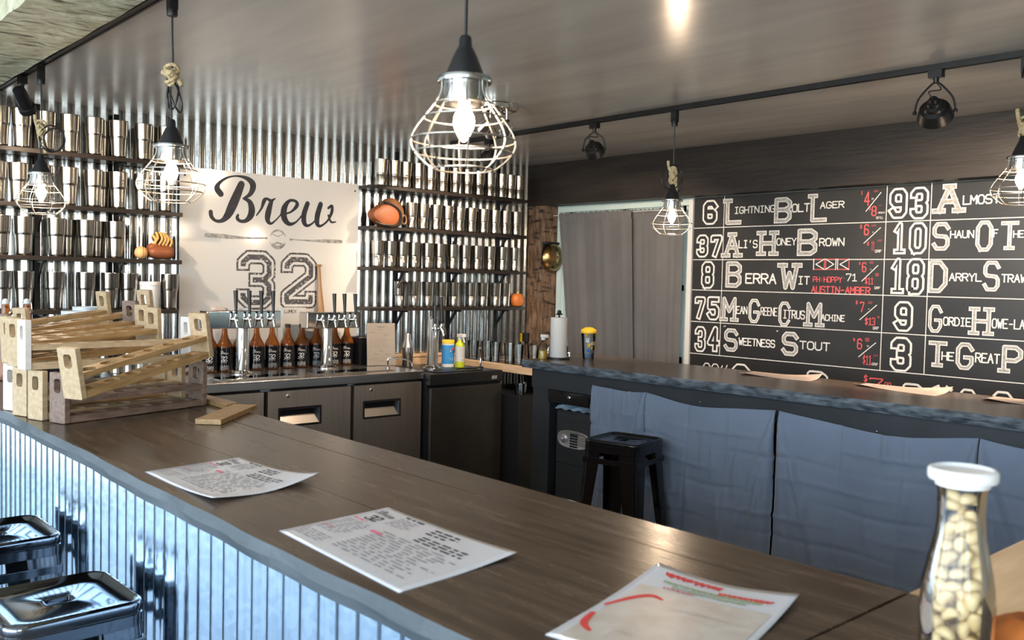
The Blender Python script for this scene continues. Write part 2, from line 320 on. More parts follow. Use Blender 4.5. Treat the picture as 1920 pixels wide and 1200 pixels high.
FONT = {
 'A': [[(0, 0), (.5, 1), (1, 0)], [(.2, .38), (.8, .38)]], 'B': [[(0, 0), (0, 1), (.72, 1), (1, .86), (1, .66), (.72, .52), (.05, .52)], [(.72, .52), (1, .38), (1, .14), (.72, 0), (0, 0)]],
 'C': [[(1, .82), (.75, 1), (.25, 1), (0, .8), (0, .2), (.25, 0), (.75, 0), (1, .18)]], 'D': [[(0, 0), (0, 1), (.6, 1), (1, .75), (1, .25), (.6, 0), (0, 0)]],
 'E': [[(1, 1), (0, 1), (0, 0), (1, 0)], [(0, .52), (.75, .52)]], 'F': [[(1, 1), (0, 1), (0, 0)], [(0, .52), (.75, .52)]],
 'G': [[(1, .8), (.75, 1), (.25, 1), (0, .8), (0, .2), (.25, 0), (.75, 0), (1, .2), (1, .45), (.55, .45)]], 'H': [[(0, 0), (0, 1)], [(1, 0), (1, 1)], [(0, .5), (1, .5)]],
 'I': [[(.5, 0), (.5, 1)], [(.15, 0), (.85, 0)], [(.15, 1), (.85, 1)]], 'K': [[(0, 0), (0, 1)], [(1, 1), (.05, .5), (1, 0)]], 'L': [[(0, 1), (0, 0), (1, 0)]],
 'M': [[(0, 0), (0, 1), (.5, .4), (1, 1), (1, 0)]], 'N': [[(0, 0), (0, 1), (1, 0), (1, 1)]], 'O': [[(.25, 0), (0, .2), (0, .8), (.25, 1), (.75, 1), (1, .8), (1, .2), (.75, 0), (.25, 0)]],
 'P': [[(0, 0), (0, 1), (.7, 1), (1, .85), (1, .6), (.7, .45), (0, .45)]], 'R': [[(0, 0), (0, 1), (.7, 1), (1, .85), (1, .65), (.7, .5), (0, .5)], [(.5, .5), (1, 0)]],
 'S': [[(1, .84), (.8, 1), (.2, 1), (0, .84), (0, .62), (.15, .52), (.85, .48), (1, .36), (1, .15), (.8, 0), (.2, 0), (0, .16)]], 'T': [[(.5, 0), (.5, 1)], [(0, 1), (1, 1)]],
 'U': [[(0, 1), (0, .2), (.25, 0), (.75, 0), (1, .2), (1, 1)]], 'V': [[(0, 1), (.5, 0), (1, 1)]], 'W': [[(0, 1), (.25, 0), (.5, .65), (.75, 0), (1, 1)]], 'X': [[(0, 0), (1, 1)], [(0, 1), (1, 0)]],
 'Y': [[(0, 1), (.5, .5), (1, 1)], [(.5, .5), (.5, 0)]], "'": [[(.5, 1), (.4, .75)]], '"': [[(.3, 1), (.15, .7)], [(.75, 1), (.6, .7)]], '-': [[(.15, .48), (.85, .48)]], ':': [[(.5, .3), (.5, .34)], [(.5, .65), (.5, .69)]],
 '$': [[(1, .8), (.6, .9), (.1, .8), (.1, .6), (.9, .4), (.9, .2), (.4, .1), (0, .2)], [(.5, 1.05), (.5, -.05)]], '%': [[(0, 0), (1, 1)], [(.1, .8), (.3, .95)], [(.7, .1), (.9, .25)]],
 '0': [[(.25, 0), (0, .15), (0, .85), (.25, 1), (.75, 1), (1, .85), (1, .15), (.75, 0), (.25, 0)]], '1': [[(.1, .78), (.55, 1), (.55, 0)], [(.1, 0), (1, 0)]],
 '2': [[(0, .84), (0, .87), (.22, 1), (.78, 1), (1, .87), (1, .62), (0, .16), (0, 0), (1, 0), (1, .1)]],
 '3': [[(0, .85), (0, .88), (.22, 1), (.78, 1), (1, .88), (1, .62), (.8, .5), (1, .38), (1, .12), (.78, 0), (.22, 0), (0, .12), (0, .15)], [(.46, .5), (.8, .5)]],
 '4': [[(.72, 0), (.72, 1), (0, .3), (1, .3)]], '5': [[(.95, 1), (0, 1), (0, .55), (.75, .58), (1, .45), (1, .14), (.78, 0), (.2, 0), (0, .14)]],
 '6': [[(1, .84), (.78, 1), (.22, 1), (0, .86), (0, .14), (.22, 0), (.78, 0), (1, .14), (1, .42), (.78, .55), (0, .55)]], '7': [[(0, .88), (0, 1), (1, 1), (1, .88), (.35, 0)]],
 '8': [[(.22, 0), (0, .12), (0, .4), (.18, .52), (0, .64), (0, .88), (.22, 1), (.78, 1), (1, .88), (1, .64), (.82, .52), (1, .4), (1, .12), (.78, 0), (.22, 0)], [(.2, .52), (.8, .52)]],
 '9': [[(0, .16), (.22, 0), (.78, 0), (1, .14), (1, .86), (.78, 1), (.22, 1), (0, .86), (0, .58), (.22, .45), (1, .45)]], '.': [[(.4, 0), (.55, 0)]], '/': [[(0, 0), (1, 1)]], '|': [[(.5, 0), (.5, 1)]]}
SERIF = {'A': [(0, 0), (1, 0), (.5, 1)], 'H': [(0, 0), (1, 0), (0, 1), (1, 1)], 'L': [(0, 1)], 'T': [(.5, 0)], 'M': [(0, 0), (1, 0)], 'P': [(0, 0)], 'W': [(0, 1), (1, 1)], 'F': [(0, 0)], 'B': [], 'R': [(0, 0)]}
def text(ink, s, u, v, w, h, t, slant=0.0, gap=0.28, cap=0.7):
    """a word in single strokes: box u..u+w, v..v+h"""
    n = len(s); cw = w/(n+gap*(n-1)) if n > 1 else w; t = min(t, h*.17, cw*.3)
    for i, ch in enumerate(s):
        if ch == ' ': continue
        x = u+i*cw*(1+gap)
        for st in FONT[ch]: ink.stroke([(x+a*cw+slant*b*h, v+b*h) for a, b in st], t, cap)
def block(inks, ch, u, v, w, h, W_, t, serif=False):
    """an outlined block letter: inks = list of (ink, width shrink) from the lowest layer up"""
    for ink, k in inks:
        ww = W_-k*t
        if ww <= 0: continue
        fx = lambda a, b: (u+W_/2+a*(w-W_), v+W_/2+b*(h-W_))
        for st in FONT[ch]: ink.stroke([fx(a, b) for a, b in st], ww)
        if serif:
            for a, b in SERIF.get(ch, []):
                x, y = fx(a, b); q = W_*.78; ink.stroke([(x-q, y), (x+q, y)], ww)
def greek(ink, u0, v0, w, n, dv, t, seed=0, fill=0.95, dash=0.02):
    """n lines of print too small to read: short dashes"""
    r = random.Random(seed)
    for i in range(n):
        u = u0; end = u0+w*r.uniform(fill-.25, fill)
        while u < end:
            l = r.uniform(.4, 1.3)*dash; ink.stroke([(u, v0-i*dv), (min(u+l, end), v0-i*dv)], t, 0); u += l+dash*.35
BREW = [[(475, 215, 46), (440, 300, 58), (405, 380, 60), (375, 440, 48), (335, 478, 28), (290, 480, 20), (258, 450, 26), (252, 415, 28)],
 [(325, 285, 40), (298, 245, 38), (315, 205, 22), (370, 168, 14), (440, 155, 12), (510, 170, 26), (553, 205, 42), (558, 245, 40), (535, 290, 28), (490, 318, 12)],
 [(490, 318, 14), (532, 340, 32), (550, 390, 45), (543, 440, 44), (510, 478, 28), (470, 483, 22), (445, 462, 24), (450, 438, 16)],
 [(585, 440, 10), (620, 390, 16), (640, 335, 28), (660, 320, 18), (690, 335, 22), (720, 318, 8)], [(692, 340, 28), (670, 420, 42), (665, 475, 34), (690, 500, 18), (730, 470, 10), (765, 430, 10)],
 [(765, 432, 18), (830, 418, 14), (878, 370, 28), (868, 338, 20), (822, 336, 22), (786, 390, 42), (786, 460, 44), (822, 503, 28), (870, 490, 14), (915, 440, 10)],
 [(955, 355, 34), (930, 430, 38), (930, 490, 36), (955, 516, 20), (1000, 490, 12), (1035, 440, 14)], [(1050, 360, 36), (1027, 440, 40), (1025, 500, 34), (1050, 518, 18), (1100, 480, 14), (1130, 420, 24), (1132, 372, 20), (1106, 388, 18)],
 [(1106, 440, 14), (1125, 488, 16), (1160, 488, 8)]]
def brew(ink, u, v, sc):
    for st in BREW: ink.brush([(u+(x-240)*sc, v+(530-y)*sc, w*sc) for x, y, w in st])

# ================================================================== THE SETTING
CEIL = 2.48
def at(root): return Matrix.Translation(-Vector(root.location))
b = MB(); b.mm(-3.6, 5.4, -3.1, 5.65, -0.1, 0.0); struct(b.build('floor', 'floor'))
b = MB(); b.mm(0.99, 5.3, -3.1, 5.6, CEIL, CEIL+0.1); struct(b.build('ceiling', 'ceiling'))
b = MB(); b.mm(-3.6, 0.83, -3.1, 5.6, 3.3, 3.4); b.mm(0.83, 0.99, -3.1, 5.6, 2.76, 3.4); struct(b.build('ceiling_high', 'white'))
b = MB(); b.sheet(lambda u, v: (-3.5+8.8*u, 5.491+0.009*math.cos(2*PI*(-3.5+8.8*u)/0.0687), v*3.3), 1040, 1); b.cur = 1; b.mm(-3.6, 5.3, 5.503, 5.62, 0, 3.4)
struct(b.build('wall_back', ['galv', 'wallp'], ang=60))
WX = 5.18                                                        # the wall behind the chalkboard, with the curtained window
b = MB(); b.mm(WX, 5.32, -3.1, 3.95, 0, 2.6); b.mm(WX, 5.32, 3.95, 5.27, 0, 0.95); b.mm(WX, 5.32, 3.95, 5.27, 2.135, 2.6); b.mm(5.27, 5.32, 5.27, 5.5, 0, 2.6); b.mm(WX, 5.32, 5.22, 5.27, 0.95, 2.135)
struct(b.build('wall_right', 'wframe'))
b = MB(); b.mm(-3.65, -3.5, -3.1, 5.6, 0, 0.08); b.mm(-3.65, -3.5, -3.1, 5.6, 2.9, 3.4)
for y in (-3.1, -0.95, 1.15, 3.25, 5.1): b.mm(-3.65, -3.5, y, y+(0.5 if y > 5 else 0.12), 0.08, 2.9)
struct(b.build('wall_left', 'wallp'))
b = MB(); b.mm(-3.6, 5.3, -3.2, -3.05, 0, 0.75); b.mm(-3.6, 5.3, -3.2, -3.05, 2.55, 3.4)
b.mm(-3.6, -2.9, -3.2, -3.05, 0.75, 2.55); b.mm(-0.9, 5.3, -3.2, -3.05, 0.75, 2.55)
struct(b.build('wall_front', 'wallp'))
wn = bpy.data.objects.new('window_1', None); COL.objects.link(wn); struct(wn)
b = MB()
for y0, y1, z0, z1 in ((3.95, 4.03, .95, 2.135), (5.12, 5.22, .95, 2.135), (4.0, 5.15, .95, 1.03), (4.0, 5.15, 2.06, 2.135), (4.56, 4.61, 1.0, 2.1), (4.0, 5.15, 1.50, 1.54)): b.mm(5.20, 5.27, y0, y1, z0, z1)
b.build('window_frame', 'wframe', wn); b = MB(); b.mm(5.235, 5.240, 4.0, 5.15, 1.0, 2.1); b.build('pane', 'glass', wn)
b = MB(); b.mm(5.155, 5.1795, 3.908, 3.945, 0.9, 2.14); struct(b.build('trim_1', 'white')); b = MB(); b.mm(5.165, 5.1795, 3.95, 5.25, 2.10, 2.145); struct(b.build('trim_2', 'wframe'))

# timbers
def timber(name, label, x0, x1, y0, y1, z0, z1, m, amp, axis='y', n=60, seed=1):
    """a long squared timber with wandering, chipped faces; axis is its long direction"""
    r = np.random.RandomState(seed); b = MB(); rings = []
    lo, hi = (y0, y1) if axis == 'y' else (z0, z1)
    K = 9; off = r.uniform(-1, 1, (n+1, 4*K))
    for k in range(2): off = (off+np.roll(off, 1, 0)*.8+np.roll(off, 1, 1)*.5)/2.3
    for i in range(n+1):
        t = lo+(hi-lo)*i/n; ring = []
        for q in range(4*K):
            s, j = divmod(q, K); f = j/K
            px, pz = ((f, 0), (1, f), (1-f, 1), (0, 1-f))[s]
            nx, nz = ((0, -1), (1, 0), (0, 1), (-1, 0))[s]
            o = off[i][q]*amp
            if axis == 'y': ring.append((x0+(x1-x0)*px-abs(o)*nx*.0+o*nx*.6, t, z0+(z1-z0)*pz+o*nz*.6))
            else: ring.append((x0+(x1-x0)*px+o*nx*.6, y0+(y1-y0)*pz+o*nz*.6, t))
        rings.append(ring)
    b.loops(rings, True, True, True); o = b.build(name, m, ang=30); return tag(o, label, 'beam' if axis == 'y' else 'post')
timber('timber_beam', 'smooth dark-stained beam running under the ceiling above the chalkboard and window', 5.04, 5.19, 0.2, 5.50, 2.15, 2.475, 'beam', 0.002, n=30, seed=3)
timber('timber_beam', 'pale rough-hewn weathered timber along the ceiling edge beside the cylindrical track light', 0.80, 1.078, -2.9, 5.47, 2.42, 2.755, 'hewn', 0.016, n=120, seed=5)
timber('timber_post', 'weathered brown corner post carrying the brass bell', 5.05, 5.25, 5.285, 5.478, 0.0, 2.15, 'post', 0.012, 'z', 60, seed=9)

# ================================================================== FRONT BAR
def edge_slab(b, front, xb, z0, z1, sgn=1):
    """a plank whose front outline wanders: front = [(x, y)...]; face materials 0 top, 1 sawn edge"""
    n = len(front); P = front+[(xb, front[-1][1]), (xb, front[0][1])]; m = len(P)
    b.cur = 0; b.add([(x, y, z1) for x, y in P], [tuple(range(m))]); b.add([(x, y, z0) for x, y in P], [tuple(range(m))])
    for i in range(m):
        j = (i+1) % m; b.cur = 1 if i < n-1 else 0
        (xa, ya), (xc, yc) = P[i], P[j]
        if i < n-1:
            zm = (z0+z1)/2; w, w2 = [.003*math.sin(k*.9)+.003*math.sin(k*.37) for k in (i, i+1)]
            b.add([(xa, ya, z1), (xc, yc, z1), (xc-.006+w2, yc, zm), (xa-.006+w, ya, zm)], [(0, 1, 2, 3)]); b.add([(xa-.006+w, ya, zm), (xc-.006+w2, yc, zm), (xc, yc, z0), (xa, ya, z0)], [(0, 1, 2, 3)])
        else: b.add([(xa, ya, z0), (xc, yc, z0), (xc, yc, z1), (xa, ya, z1)], [(0, 1, 2, 3)])
def wavy(x, y0, y1, n, a, seed):
    r = random.Random(seed); p = [r.uniform(0, 6) for _ in range(4)]
    return [(x+a*(math.sin(3.1*t+p[0])+.6*math.sin(8.3*t+p[1])+.35*math.sin(23*t+p[2])), t) for t in [y0+(y1-y0)*i/n for i in range(n+1)]]
bar = T('bar_counter', 'long dark plank-topped bar faced with bright corrugated metal', 'bar counter', (1.08, 2.2, 0))
b = MB(); b.X = at(bar)
edge_slab(b, wavy(0.756, 0.637, 4.46, 110, .004, 2), 1.0345, 1.028, 1.070)
b.cur = 0; b.mm(1.0375, 1.2885, 0.637, 4.46, 1.028, 1.0695); b.mm(1.2915, 1.42, 0.637, 4.46, 1.028, 1.070)
edge_slab(b, wavy(0.756, -0.6, 0.631, 40, .004, 4), 1.42, 1.028, 1.0698)
b.build('countertop', ['bartop', 'baredge'], bar, ang=48)
b = MB(); b.X = at(bar); b.sheet(lambda u, v: (0.862+0.0095*math.cos(2*PI*(-0.6+5.06*u)/0.0687), -0.6+5.06*u, 0.03+v*1.0), 560, 1); b.build('corrugated_panel', 'bargalv', bar, ang=60)
b = MB(); b.X = at(bar); b.mm(0.874, 0.90, -0.6, 4.46, 0.02, 1.028); b.mm(1.31, 1.33, -0.6, 4.46, 0.0, 1.028)
for y in (-0.6, 1.0, 2.6, 4.40): b.mm(0.90, 1.31, y, y+.05, 0.0, 1.028)
b.build('bar_frame', 'pine', bar)
ret = T('bar_counter', 'short pale pine return of the bar behind the snack jar', 'bar counter', (2.0, 0.3, 0))
b = MB(); b.X = at(ret); b.mm(1.424, 2.75, -0.6, 0.636, 1.028, 1.069); b.build('countertop', 'ltwood', ret, bevel=.003)
b = MB(); b.X = at(ret); b.mm(1.45, 2.7, 0.56, 0.58, 0, 1.028); b.mm(1.45, 2.7, -0.56, -0.54, 0, 1.028); b.build('bar_panel', 'apron', ret)

# ================================================================== BACK COUNTER UNDER THE CHALKBOARD
bc = T('back_counter', 'dark counter with a live edge running below the chalkboard', 'counter', (4.06, 2.2, 0))
b = MB(); b.X = at(bc); edge_slab(b, wavy(3.722, 0.3, 4.075, 150, .005, 8), 4.40, 1.022, 1.07); b.build('countertop', ['backtop', 'backedge'], bc, ang=25)
b = MB(); b.X = at(bc); b.mm(3.775, 3.80, 0.3, 4.03, 0.905, 1.022); b.mm(4.35, 4.375, 0.3, 4.03, 0, 1.022); b.mm(3.80, 4.35, 4.0, 4.03, .0, 1.022); b.build('apron', 'apron', bc)
for y0, y1, m in ((3.885, 4.03, 'apron'), (2.318, 2.345, 'pine'), (0.32, 0.42, 'apron'), (3.33, 3.44, 'apron'), (1.38, 1.44, 'apron')):
    b = MB(); b.X = at(bc); b.mm(3.785, 3.85, y0, y1, 0, 0.905); o = b.build('leg', m, bc, bevel=.003)
    if m == 'pine': o['label'] = 'bare pine leg'
b = MB(); b.X = at(bc)
for y in (3.25, 2.78, 1.85, 1.15): b.lathe([(.0045, 0), (.004, .002), (.001, .003)], 8, (0, 0, 0)) if False else b.ball((3.774, y, 0.955-.02*(y < 2)), .0045, 8, 6)
b.build('screw_heads', 'chrome', bc)
# cloths pinned along the counter
def cloth(label, y0, y1, seed, sag, lean=0):
    r = random.Random(seed); ph = [r.uniform(0, 6.3) for _ in range(8)]; wd = y0-y1
    folds = [(r.uniform(.08, .92), r.uniform(.25, .95), r.uniform(-.5, .5), r.uniform(.008, .02)) for _ in range(11)]
    def fn(u, v):                                       # v = 0 at the floor
        y = y0-wd*u; top = .968-sag*math.sin(PI*u)*(1+.25*math.sin(2*PI*u+ph[0])); z = .05+(top-.05)*v; d = 1-v
        x = 3.757-.012*d+.014*d*math.sin(9*u*wd+ph[1])+.008*d*math.sin(23*u*wd+ph[2]+2*v)
        for k in range(9):                              # fold creases left from the packet
            x += .0085*math.exp(-((v-.1*k-.07-.010*math.sin(2*u+ph[5])-.004*math.sin(11*u+k))/.012)**2)*(1 if k % 2 else -1)*(.7+.5*math.sin(7*u+k*2))
        for k in range(1, 4): x += .007*math.exp(-((u*wd-.30*k*wd/.9+.01*math.sin(5*v))/.009)**2)*(1 if k % 2 else -1)
        for q in (0, 1):                                # pinched folds fanning from the pins
            du = abs(u-q)*wd
            for w_ in (.13, .3, .5): x -= .024*math.exp(-((du-(1-v)*w_*.6)/(.010+.03*d))**2)*min(1, d*5)*(1-.35*d)
        for a, vv, s, amp in folds: x -= amp*math.exp(-((u-a-(v-vv)*s*.35)/.02)**2)*math.exp(-((v-vv)/.11)**2)
        return (x, y, z)
    b = MB(); b.sheet(fn, 130, 110); o = b.build('hanging_cloth', 'apfab', ang=0); o.data.shade_smooth()
    o.modifiers.new('solid', 'SOLIDIFY').thickness = .0012
    tag(o, label, 'cloth', 'cloths pinned to the back counter'); return o
cloth('narrow blue-lit grey cloth pinned under the counter behind the black stool', 3.508, 3.118, 11, .010)
cloth('blue-lit grey cloth between the black stool and the bare pine leg', 3.114, 2.335, 23, .030)
cloth('widest blue-lit grey cloth on the counter, from the pine leg to behind the snack jar', 2.315, 1.425, 35, .036)
cloth('blue-lit grey cloth at the end of the counter beyond the snack jar', 1.42, 0.55, 47, .034)
# drawer, safe
dr = T('cash_drawer', 'flat black cash drawer with a small lock under the counter above the safe', 'drawer', (3.96, 3.72, .826))
b = MB(); b.X = at(dr); b.mm(3.79, 4.16, 3.515, 3.88, .826, .902); b.build('body', 'blackplastic', dr, bevel=.003)
b = MB(); b.X = at(dr); b.mm(3.772, 3.79, 3.512, 3.882, .829, .902); b.mm(3.768, 3.772, 3.55, 3.845, .845, .888); b.build('drawer_front', 'glossblack', dr, bevel=.002)
b = MB(); b.X = at(dr) @ Matrix.Translation((3.770, 3.70, .872)) @ Matrix.Rotation(-PI/2, 4, 'Y'); b.lathe([(.011, 0), (.011, .006), (.007, .008), (.004, .012), (.0015, .016)], 16); b.build('lock', 'chrome', dr)
sf = T('safe', 'tall black deposit safe with an oval silver keypad under the counter', 'safe', (3.98, 3.67, 0))
b = MB(); b.X = at(sf); b.mm(3.822, 4.16, 3.49, 3.855, 0.0, .785); b.build('body', 'apron', sf, bevel=.004)
b = MB(); b.X = at(sf); b.mm(3.812, 3.822, 3.50, 3.845, .475, .775); b.mm(3.810, 3.813, 3.59, 3.75, .725, .731); b.build('door', 'apron', sf, bevel=.003)
b = MB(); b.X = at(sf); b.mm(3.812, 3.822, 3.50, 3.845, .04, .465); b.build('door', 'apron', sf, bevel=.003)
kp = MB(); kp.X = at(sf); K = [(math.copysign(abs(math.cos(2*PI*i/40))**.7, math.cos(2*PI*i/40))*.132, math.copysign(abs(math.sin(2*PI*i/40))**.75, math.sin(2*PI*i/40))*.052) for i in range(40)]
kp.loops([[(3.812-dx, 3.695+y*k, .622+z*k) for y, z in K] for dx, k in ((0, 1), (.010, 1), (.014, .93), (.013, .88))], True, False, True); kpo = kp.build('keypad', 'silver', sf)
b = MB(); b.X = at(sf); b.mm(3.795, 3.801, 3.655, 3.715, .640, .660); b.build('display', 'lcd', kpo)
for i in range(4):
    for j in range(3):
        b = MB(); b.X = at(sf); b.box((3.797, 3.708-.021*j, .630-.0155*i), (.006, .016, .010)); b.build('key_button', 'blackplastic', kpo, bevel=.001)
b = MB(); b.X = at(sf); b.mm(3.795, 3.800, 3.585, 3.645, .594, .650); b.build('cover_flap', 'silver', kpo, bevel=.002)
b = MB(); b.X = at(sf) @ Matrix.Translation((3.799, 3.765, .622)) @ Matrix.Rotation(-PI/2, 4, 'Y'); b.lathe([(.026, 0), (.026, .004), (.014, .010), (.012, .020), (.009, .022)], 20); b.build('knob', 'silver', kpo)
b = MB(); b.X = at(sf); b.tube([(3.806, 3.80-.24*i/12, .262-.05*((i/12)*2-.9)**2*.5) for i in range(13)], .006, 8); b.build('handle', 'chrome', sf)
pb = MB(); r_2 = random.Random(4)
pb.sheet(lambda u, v: (3.80+.16*v, 3.49+.36*u, .790+.022*abs(math.sin(7*u+3*v))*math.sin(PI*v)+.004*math.sin(31*u+13*v)+.004), 34, 14)
tag(pb.build('plastic_bag', 'wrap', ang=0), 'crumpled pale blue plastic bag lying on top of the safe', 'bag')

# ================================================================== CHALKBOARD
cb = T('chalkboard', 'wall-wide chalkboard beer menu in chalk lettering under the dark beam', 'chalkboard', (5.17, 2.3, 0.88))
b = MB(); b.X = at(cb); b.mm(5.168, 5.178, 0.7, 3.905, 0.88, 2.147); b.build('board', 'chalkbd', cb)
BX = 5.168
def bmap(u, v, l): return (BX-.0004-.0005*l-cb.location.x, -u-cb.location.y, v-cb.location.z)       # u runs along the board (-y)
def bp(px, py): p = on(px, py, 0, BX); return -p[1], p[2]
cw = [Ink(bmap) for _ in range(4)]; cd = [Ink(bmap) for _ in range(4)]; red = Ink(bmap); grid = Ink(bmap); grey = Ink(bmap)
for i in range(4): cw[i].lay = i
grid.lay = 0; red.lay = 1
inkw, inkd, inkg = Ink(bmap), Ink(bmap), Ink(bmap)
class Lay:                                                         # an ink at a fixed layer
    def __init__(s, ink, l): s.i = ink; s.l = l
    def stroke(s, p, w, cap=1.0): s.i.lay = s.l; s.i.stroke(p, w, cap)
def rect(x0, x1, yt, yb, ):
    u0, v0 = bp(x0, yb); u1, _ = bp(x1, yb); _, v1 = bp(x0, yt); return u0, v0, u1-u0, v1-v0
def digit(ch, x0, x1, yt, yb):
    u, v, w, h = rect(x0, x1, yt, yb); block([(Lay(inkw, 1), 0), (Lay(inkd, 2), 2)], ch, u, v, w, h, min(w*.42, .062), .0125)
def initial(ch, x0, x1, yt, yb):
    u, v, w, h = rect(x0, x1, yt, yb); W_ = min(w*.24, .030)
    block([(Lay(inkw, 1), 0), (Lay(inkg, 2), 1.25)], ch, u, v, w, h, W_, .0095, True)
def word(s, x0, x1, yt, yb, ink=None, t=.0105, slant=0):
    u, v, w, h = rect(x0, x1, yt, yb); text(Lay(ink or inkw, 1), s, u+.006, v+.005, w-.012, h-.01, t, slant)
for py in ((1303, 428), (1303, 487), (1302, 543.5), (1300, 602.5), (1297, 662)):
    _, v = bp(*py); grid.stroke([(-3.903, v), (-0.72, v)], .005)
for px, y0, y1 in ((1354, 365, 665), (1657, 345, 694), (1740, 345, 700)):
    u, _ = bp(px, (y0+y1)/2); grid.stroke([(u, 2.145), (u, bp(1300, 662)[1])], .005)
def flush():
    for ink, m in ((inkw, 'chalk'), (inkd, 'chalkbd'), (inkg, 'chalkgrey'), (red, 'chalkred')):
        if ink.v: ink.build('lettering', m, cb, ang=0, flip=True); ink.v, ink.f, ink.mi = [], [], []
D = digit; I = initial; Wd = word
D('6', 1317, 1345, 376, 422); I('L', 1360, 1390, 373, 422); Wd('IGHTNING', 1376, 1454, 387.5, 402); I('B', 1451, 1484, 371, 419); Wd('OLT', 1484, 1519, 382, 399); I('L', 1519, 1550, 364, 417); Wd('AGER', 1536.5, 1584, 378, 392.5)
flush()
D('3', 1305, 1328, 440, 483); D('7', 1331, 1354, 440, 483); I('A', 1357, 1387, 436, 483); Wd("LI'S", 1384, 1421, 450, 466); I('H', 1423, 1454, 433, 480); Wd('ONEY', 1455, 1494, 446, 461); I('B', 1494, 1532, 429, 480); Wd('ROWN', 1535, 1584, 446, 462.5)
flush()
D('8', 1314, 1339, 489.5, 541); I('B', 1360, 1390, 490, 539); Wd('ERRA', 1397, 1456, 512, 532); I('W', 1462, 1497, 493, 543); Wd('IT', 1495, 1519, 517, 534)
flush()
D('7', 1301.5, 1322.5, 555, 598.5); D('5', 1325, 1349, 555, 600); I('M', 1353.6, 1380, 556, 602); Wd('EAN', 1379.5, 1402, 573, 589); I('G', 1403, 1424, 560, 605); Wd('REENE', 1425, 1458.5, 575, 592); I('C', 1459, 1481, 565, 611); Wd('ITRUS', 1467, 1510, 580, 597.5); I('M', 1511, 1540.5, 566, 612); Wd('ACHINE', 1538.5, 1585, 588, 602)
flush()
D('3', 1301.6, 1323, 610.5, 659); D('4', 1325, 1349.5, 610, 659); Wd('"', 1355, 1363, 609, 618); I('S', 1357, 1383, 615, 658); Wd('WEETNESS', 1384, 1454, 632, 647.5); Wd('"', 1454, 1461, 618, 627.5); I('S', 1465, 1496, 621, 666); Wd('TOUT', 1498, 1557, 638, 655)
flush()
D('9', 1666, 1701, 353.5, 411); D('3', 1704.5, 1740.5, 351.5, 412); I('A', 1755, 1803, 346, 401); Wd('LMOST', 1804, 1876, 366, 385)
flush()
D('1', 1673, 1698, 416.5, 477); D('0', 1703, 1737, 417, 477); I('S', 1747, 1780, 417, 470); Wd('HAUN', 1780, 1827.5, 431.5, 448); I('O', 1828, 1861, 414, 472); Wd('F', 1861, 1873, 429, 446); I('T', 1875, 1909, 415, 469); Wd('HE', 1898, 1922, 431, 447)
flush()
D('1', 1668, 1695, 483, 551); D('8', 1698, 1732.5, 484, 553); I('D', 1740, 1776, 488, 549); Wd('ARRYL', 1778, 1842, 511, 528); I('S', 1842, 1874, 489, 546); Wd('TRAW', 1876, 1926, 513, 530.5)
flush()
D('9', 1675, 1711, 564, 621); I('G', 1739.5, 1766, 571, 623); Wd('ORDIE', 1767, 1822, 593, 611); I('H', 1821, 1857, 575, 628); Wd('OWE-LA', 1858, 1923, 596, 616)
flush()
D('3', 1667.5, 1708.5, 630, 695); I('T', 1739.5, 1775, 638, 687); Wd('HE', 1764, 1790, 658, 676); I('G', 1791, 1825, 641, 692); Wd('REAT', 1827, 1876, 660, 680); I('P', 1877, 1917, 646, 699)
flush()
Wd('00%', 1317, 1364, 679, 715, None, .008); D('C', 1371, 1405, 680, 724); D('P', 1511, 1552, 693, 740); D('R', 1690, 1733, 716.5, 770); D('Y', 1748, 1783, 722, 775); D('O', 1795, 1831, 727, 780); D('O', 1856, 1900, 731, 786)
flush()
def price(a, b_, rows, unit):
    for s, x0, x1, yt, yb, k in rows: Wd(s, x0, x1, yt, yb, red if k == 'r' else None, .0075 if k == 'r' else .0055)
    (xa, ya), (xb, yb) = a, b_; inkw.lay = 1; inkw.stroke([bp(xa, ya), bp(xb, yb)], .005)
price((1624, 396), (1652, 361), [('$', 1613, 1619, 357, 367, 'r'), ('4', 1619, 1632, 359, 387, 'r'), ('00', 1637, 1648, 356, 362, 'r'), ('PT', 1633, 1640, 370, 377, 'w'), ('$', 1628, 1634, 386, 396, 'r'), ('8', 1633, 1644, 386, 406, 'r'), ('00', 1646, 1655, 383, 387.5, 'r'), ('GROWLER', 1645, 1661, 396, 402, 'w'), ('REFILL', 1641, 1658, 405, 412, 'w')], 0)
flush()
price((1620, 456), (1651, 427), [('$', 1611, 1618, 420, 430, 'r'), ('6', 1619, 1630, 420, 442, 'r'), ('00', 1633, 1644, 420, 426, 'r'), ('PT', 1634, 1640, 433, 438, 'w'), ('$', 1624, 1631, 452, 462, 'r'), ('11', 1632, 1641, 451, 471, 'r'), ('00', 1644, 1655, 448, 454, 'r'), ('GRF', 1639, 1655, 467, 475, 'w')], 0)
flush()
price((1616, 527), (1646, 498), [('$', 1609, 1615, 490, 498, 'r'), ('6', 1615, 1625, 491, 511, 'r'), ('00', 1629, 1639, 489, 495.5, 'r'), ('PT', 1630, 1636, 503, 508, 'w'), ('$11', 1620, 1639, 519, 534, 'r'), ('00', 1640, 1649, 511, 519, 'r'), ('GRF', 1638, 1652, 536, 543.5, 'w')], 0)
flush()
price((1612, 599.5), (1643.5, 572.5), [('$', 1603, 1610, 562, 572, 'r'), ('7', 1611, 1621, 565, 586, 'r'), ('00', 1626, 1637, 564, 570.5, 'r'), ('PT', 1626, 1632, 577, 582, 'w'), ('$13', 1620, 1642, 594, 610, 'r'), ('00', 1643, 1651, 591.5, 597.5, 'r'), ('GRF', 1635, 1649.5, 611, 619, 'w')], 0)
flush()
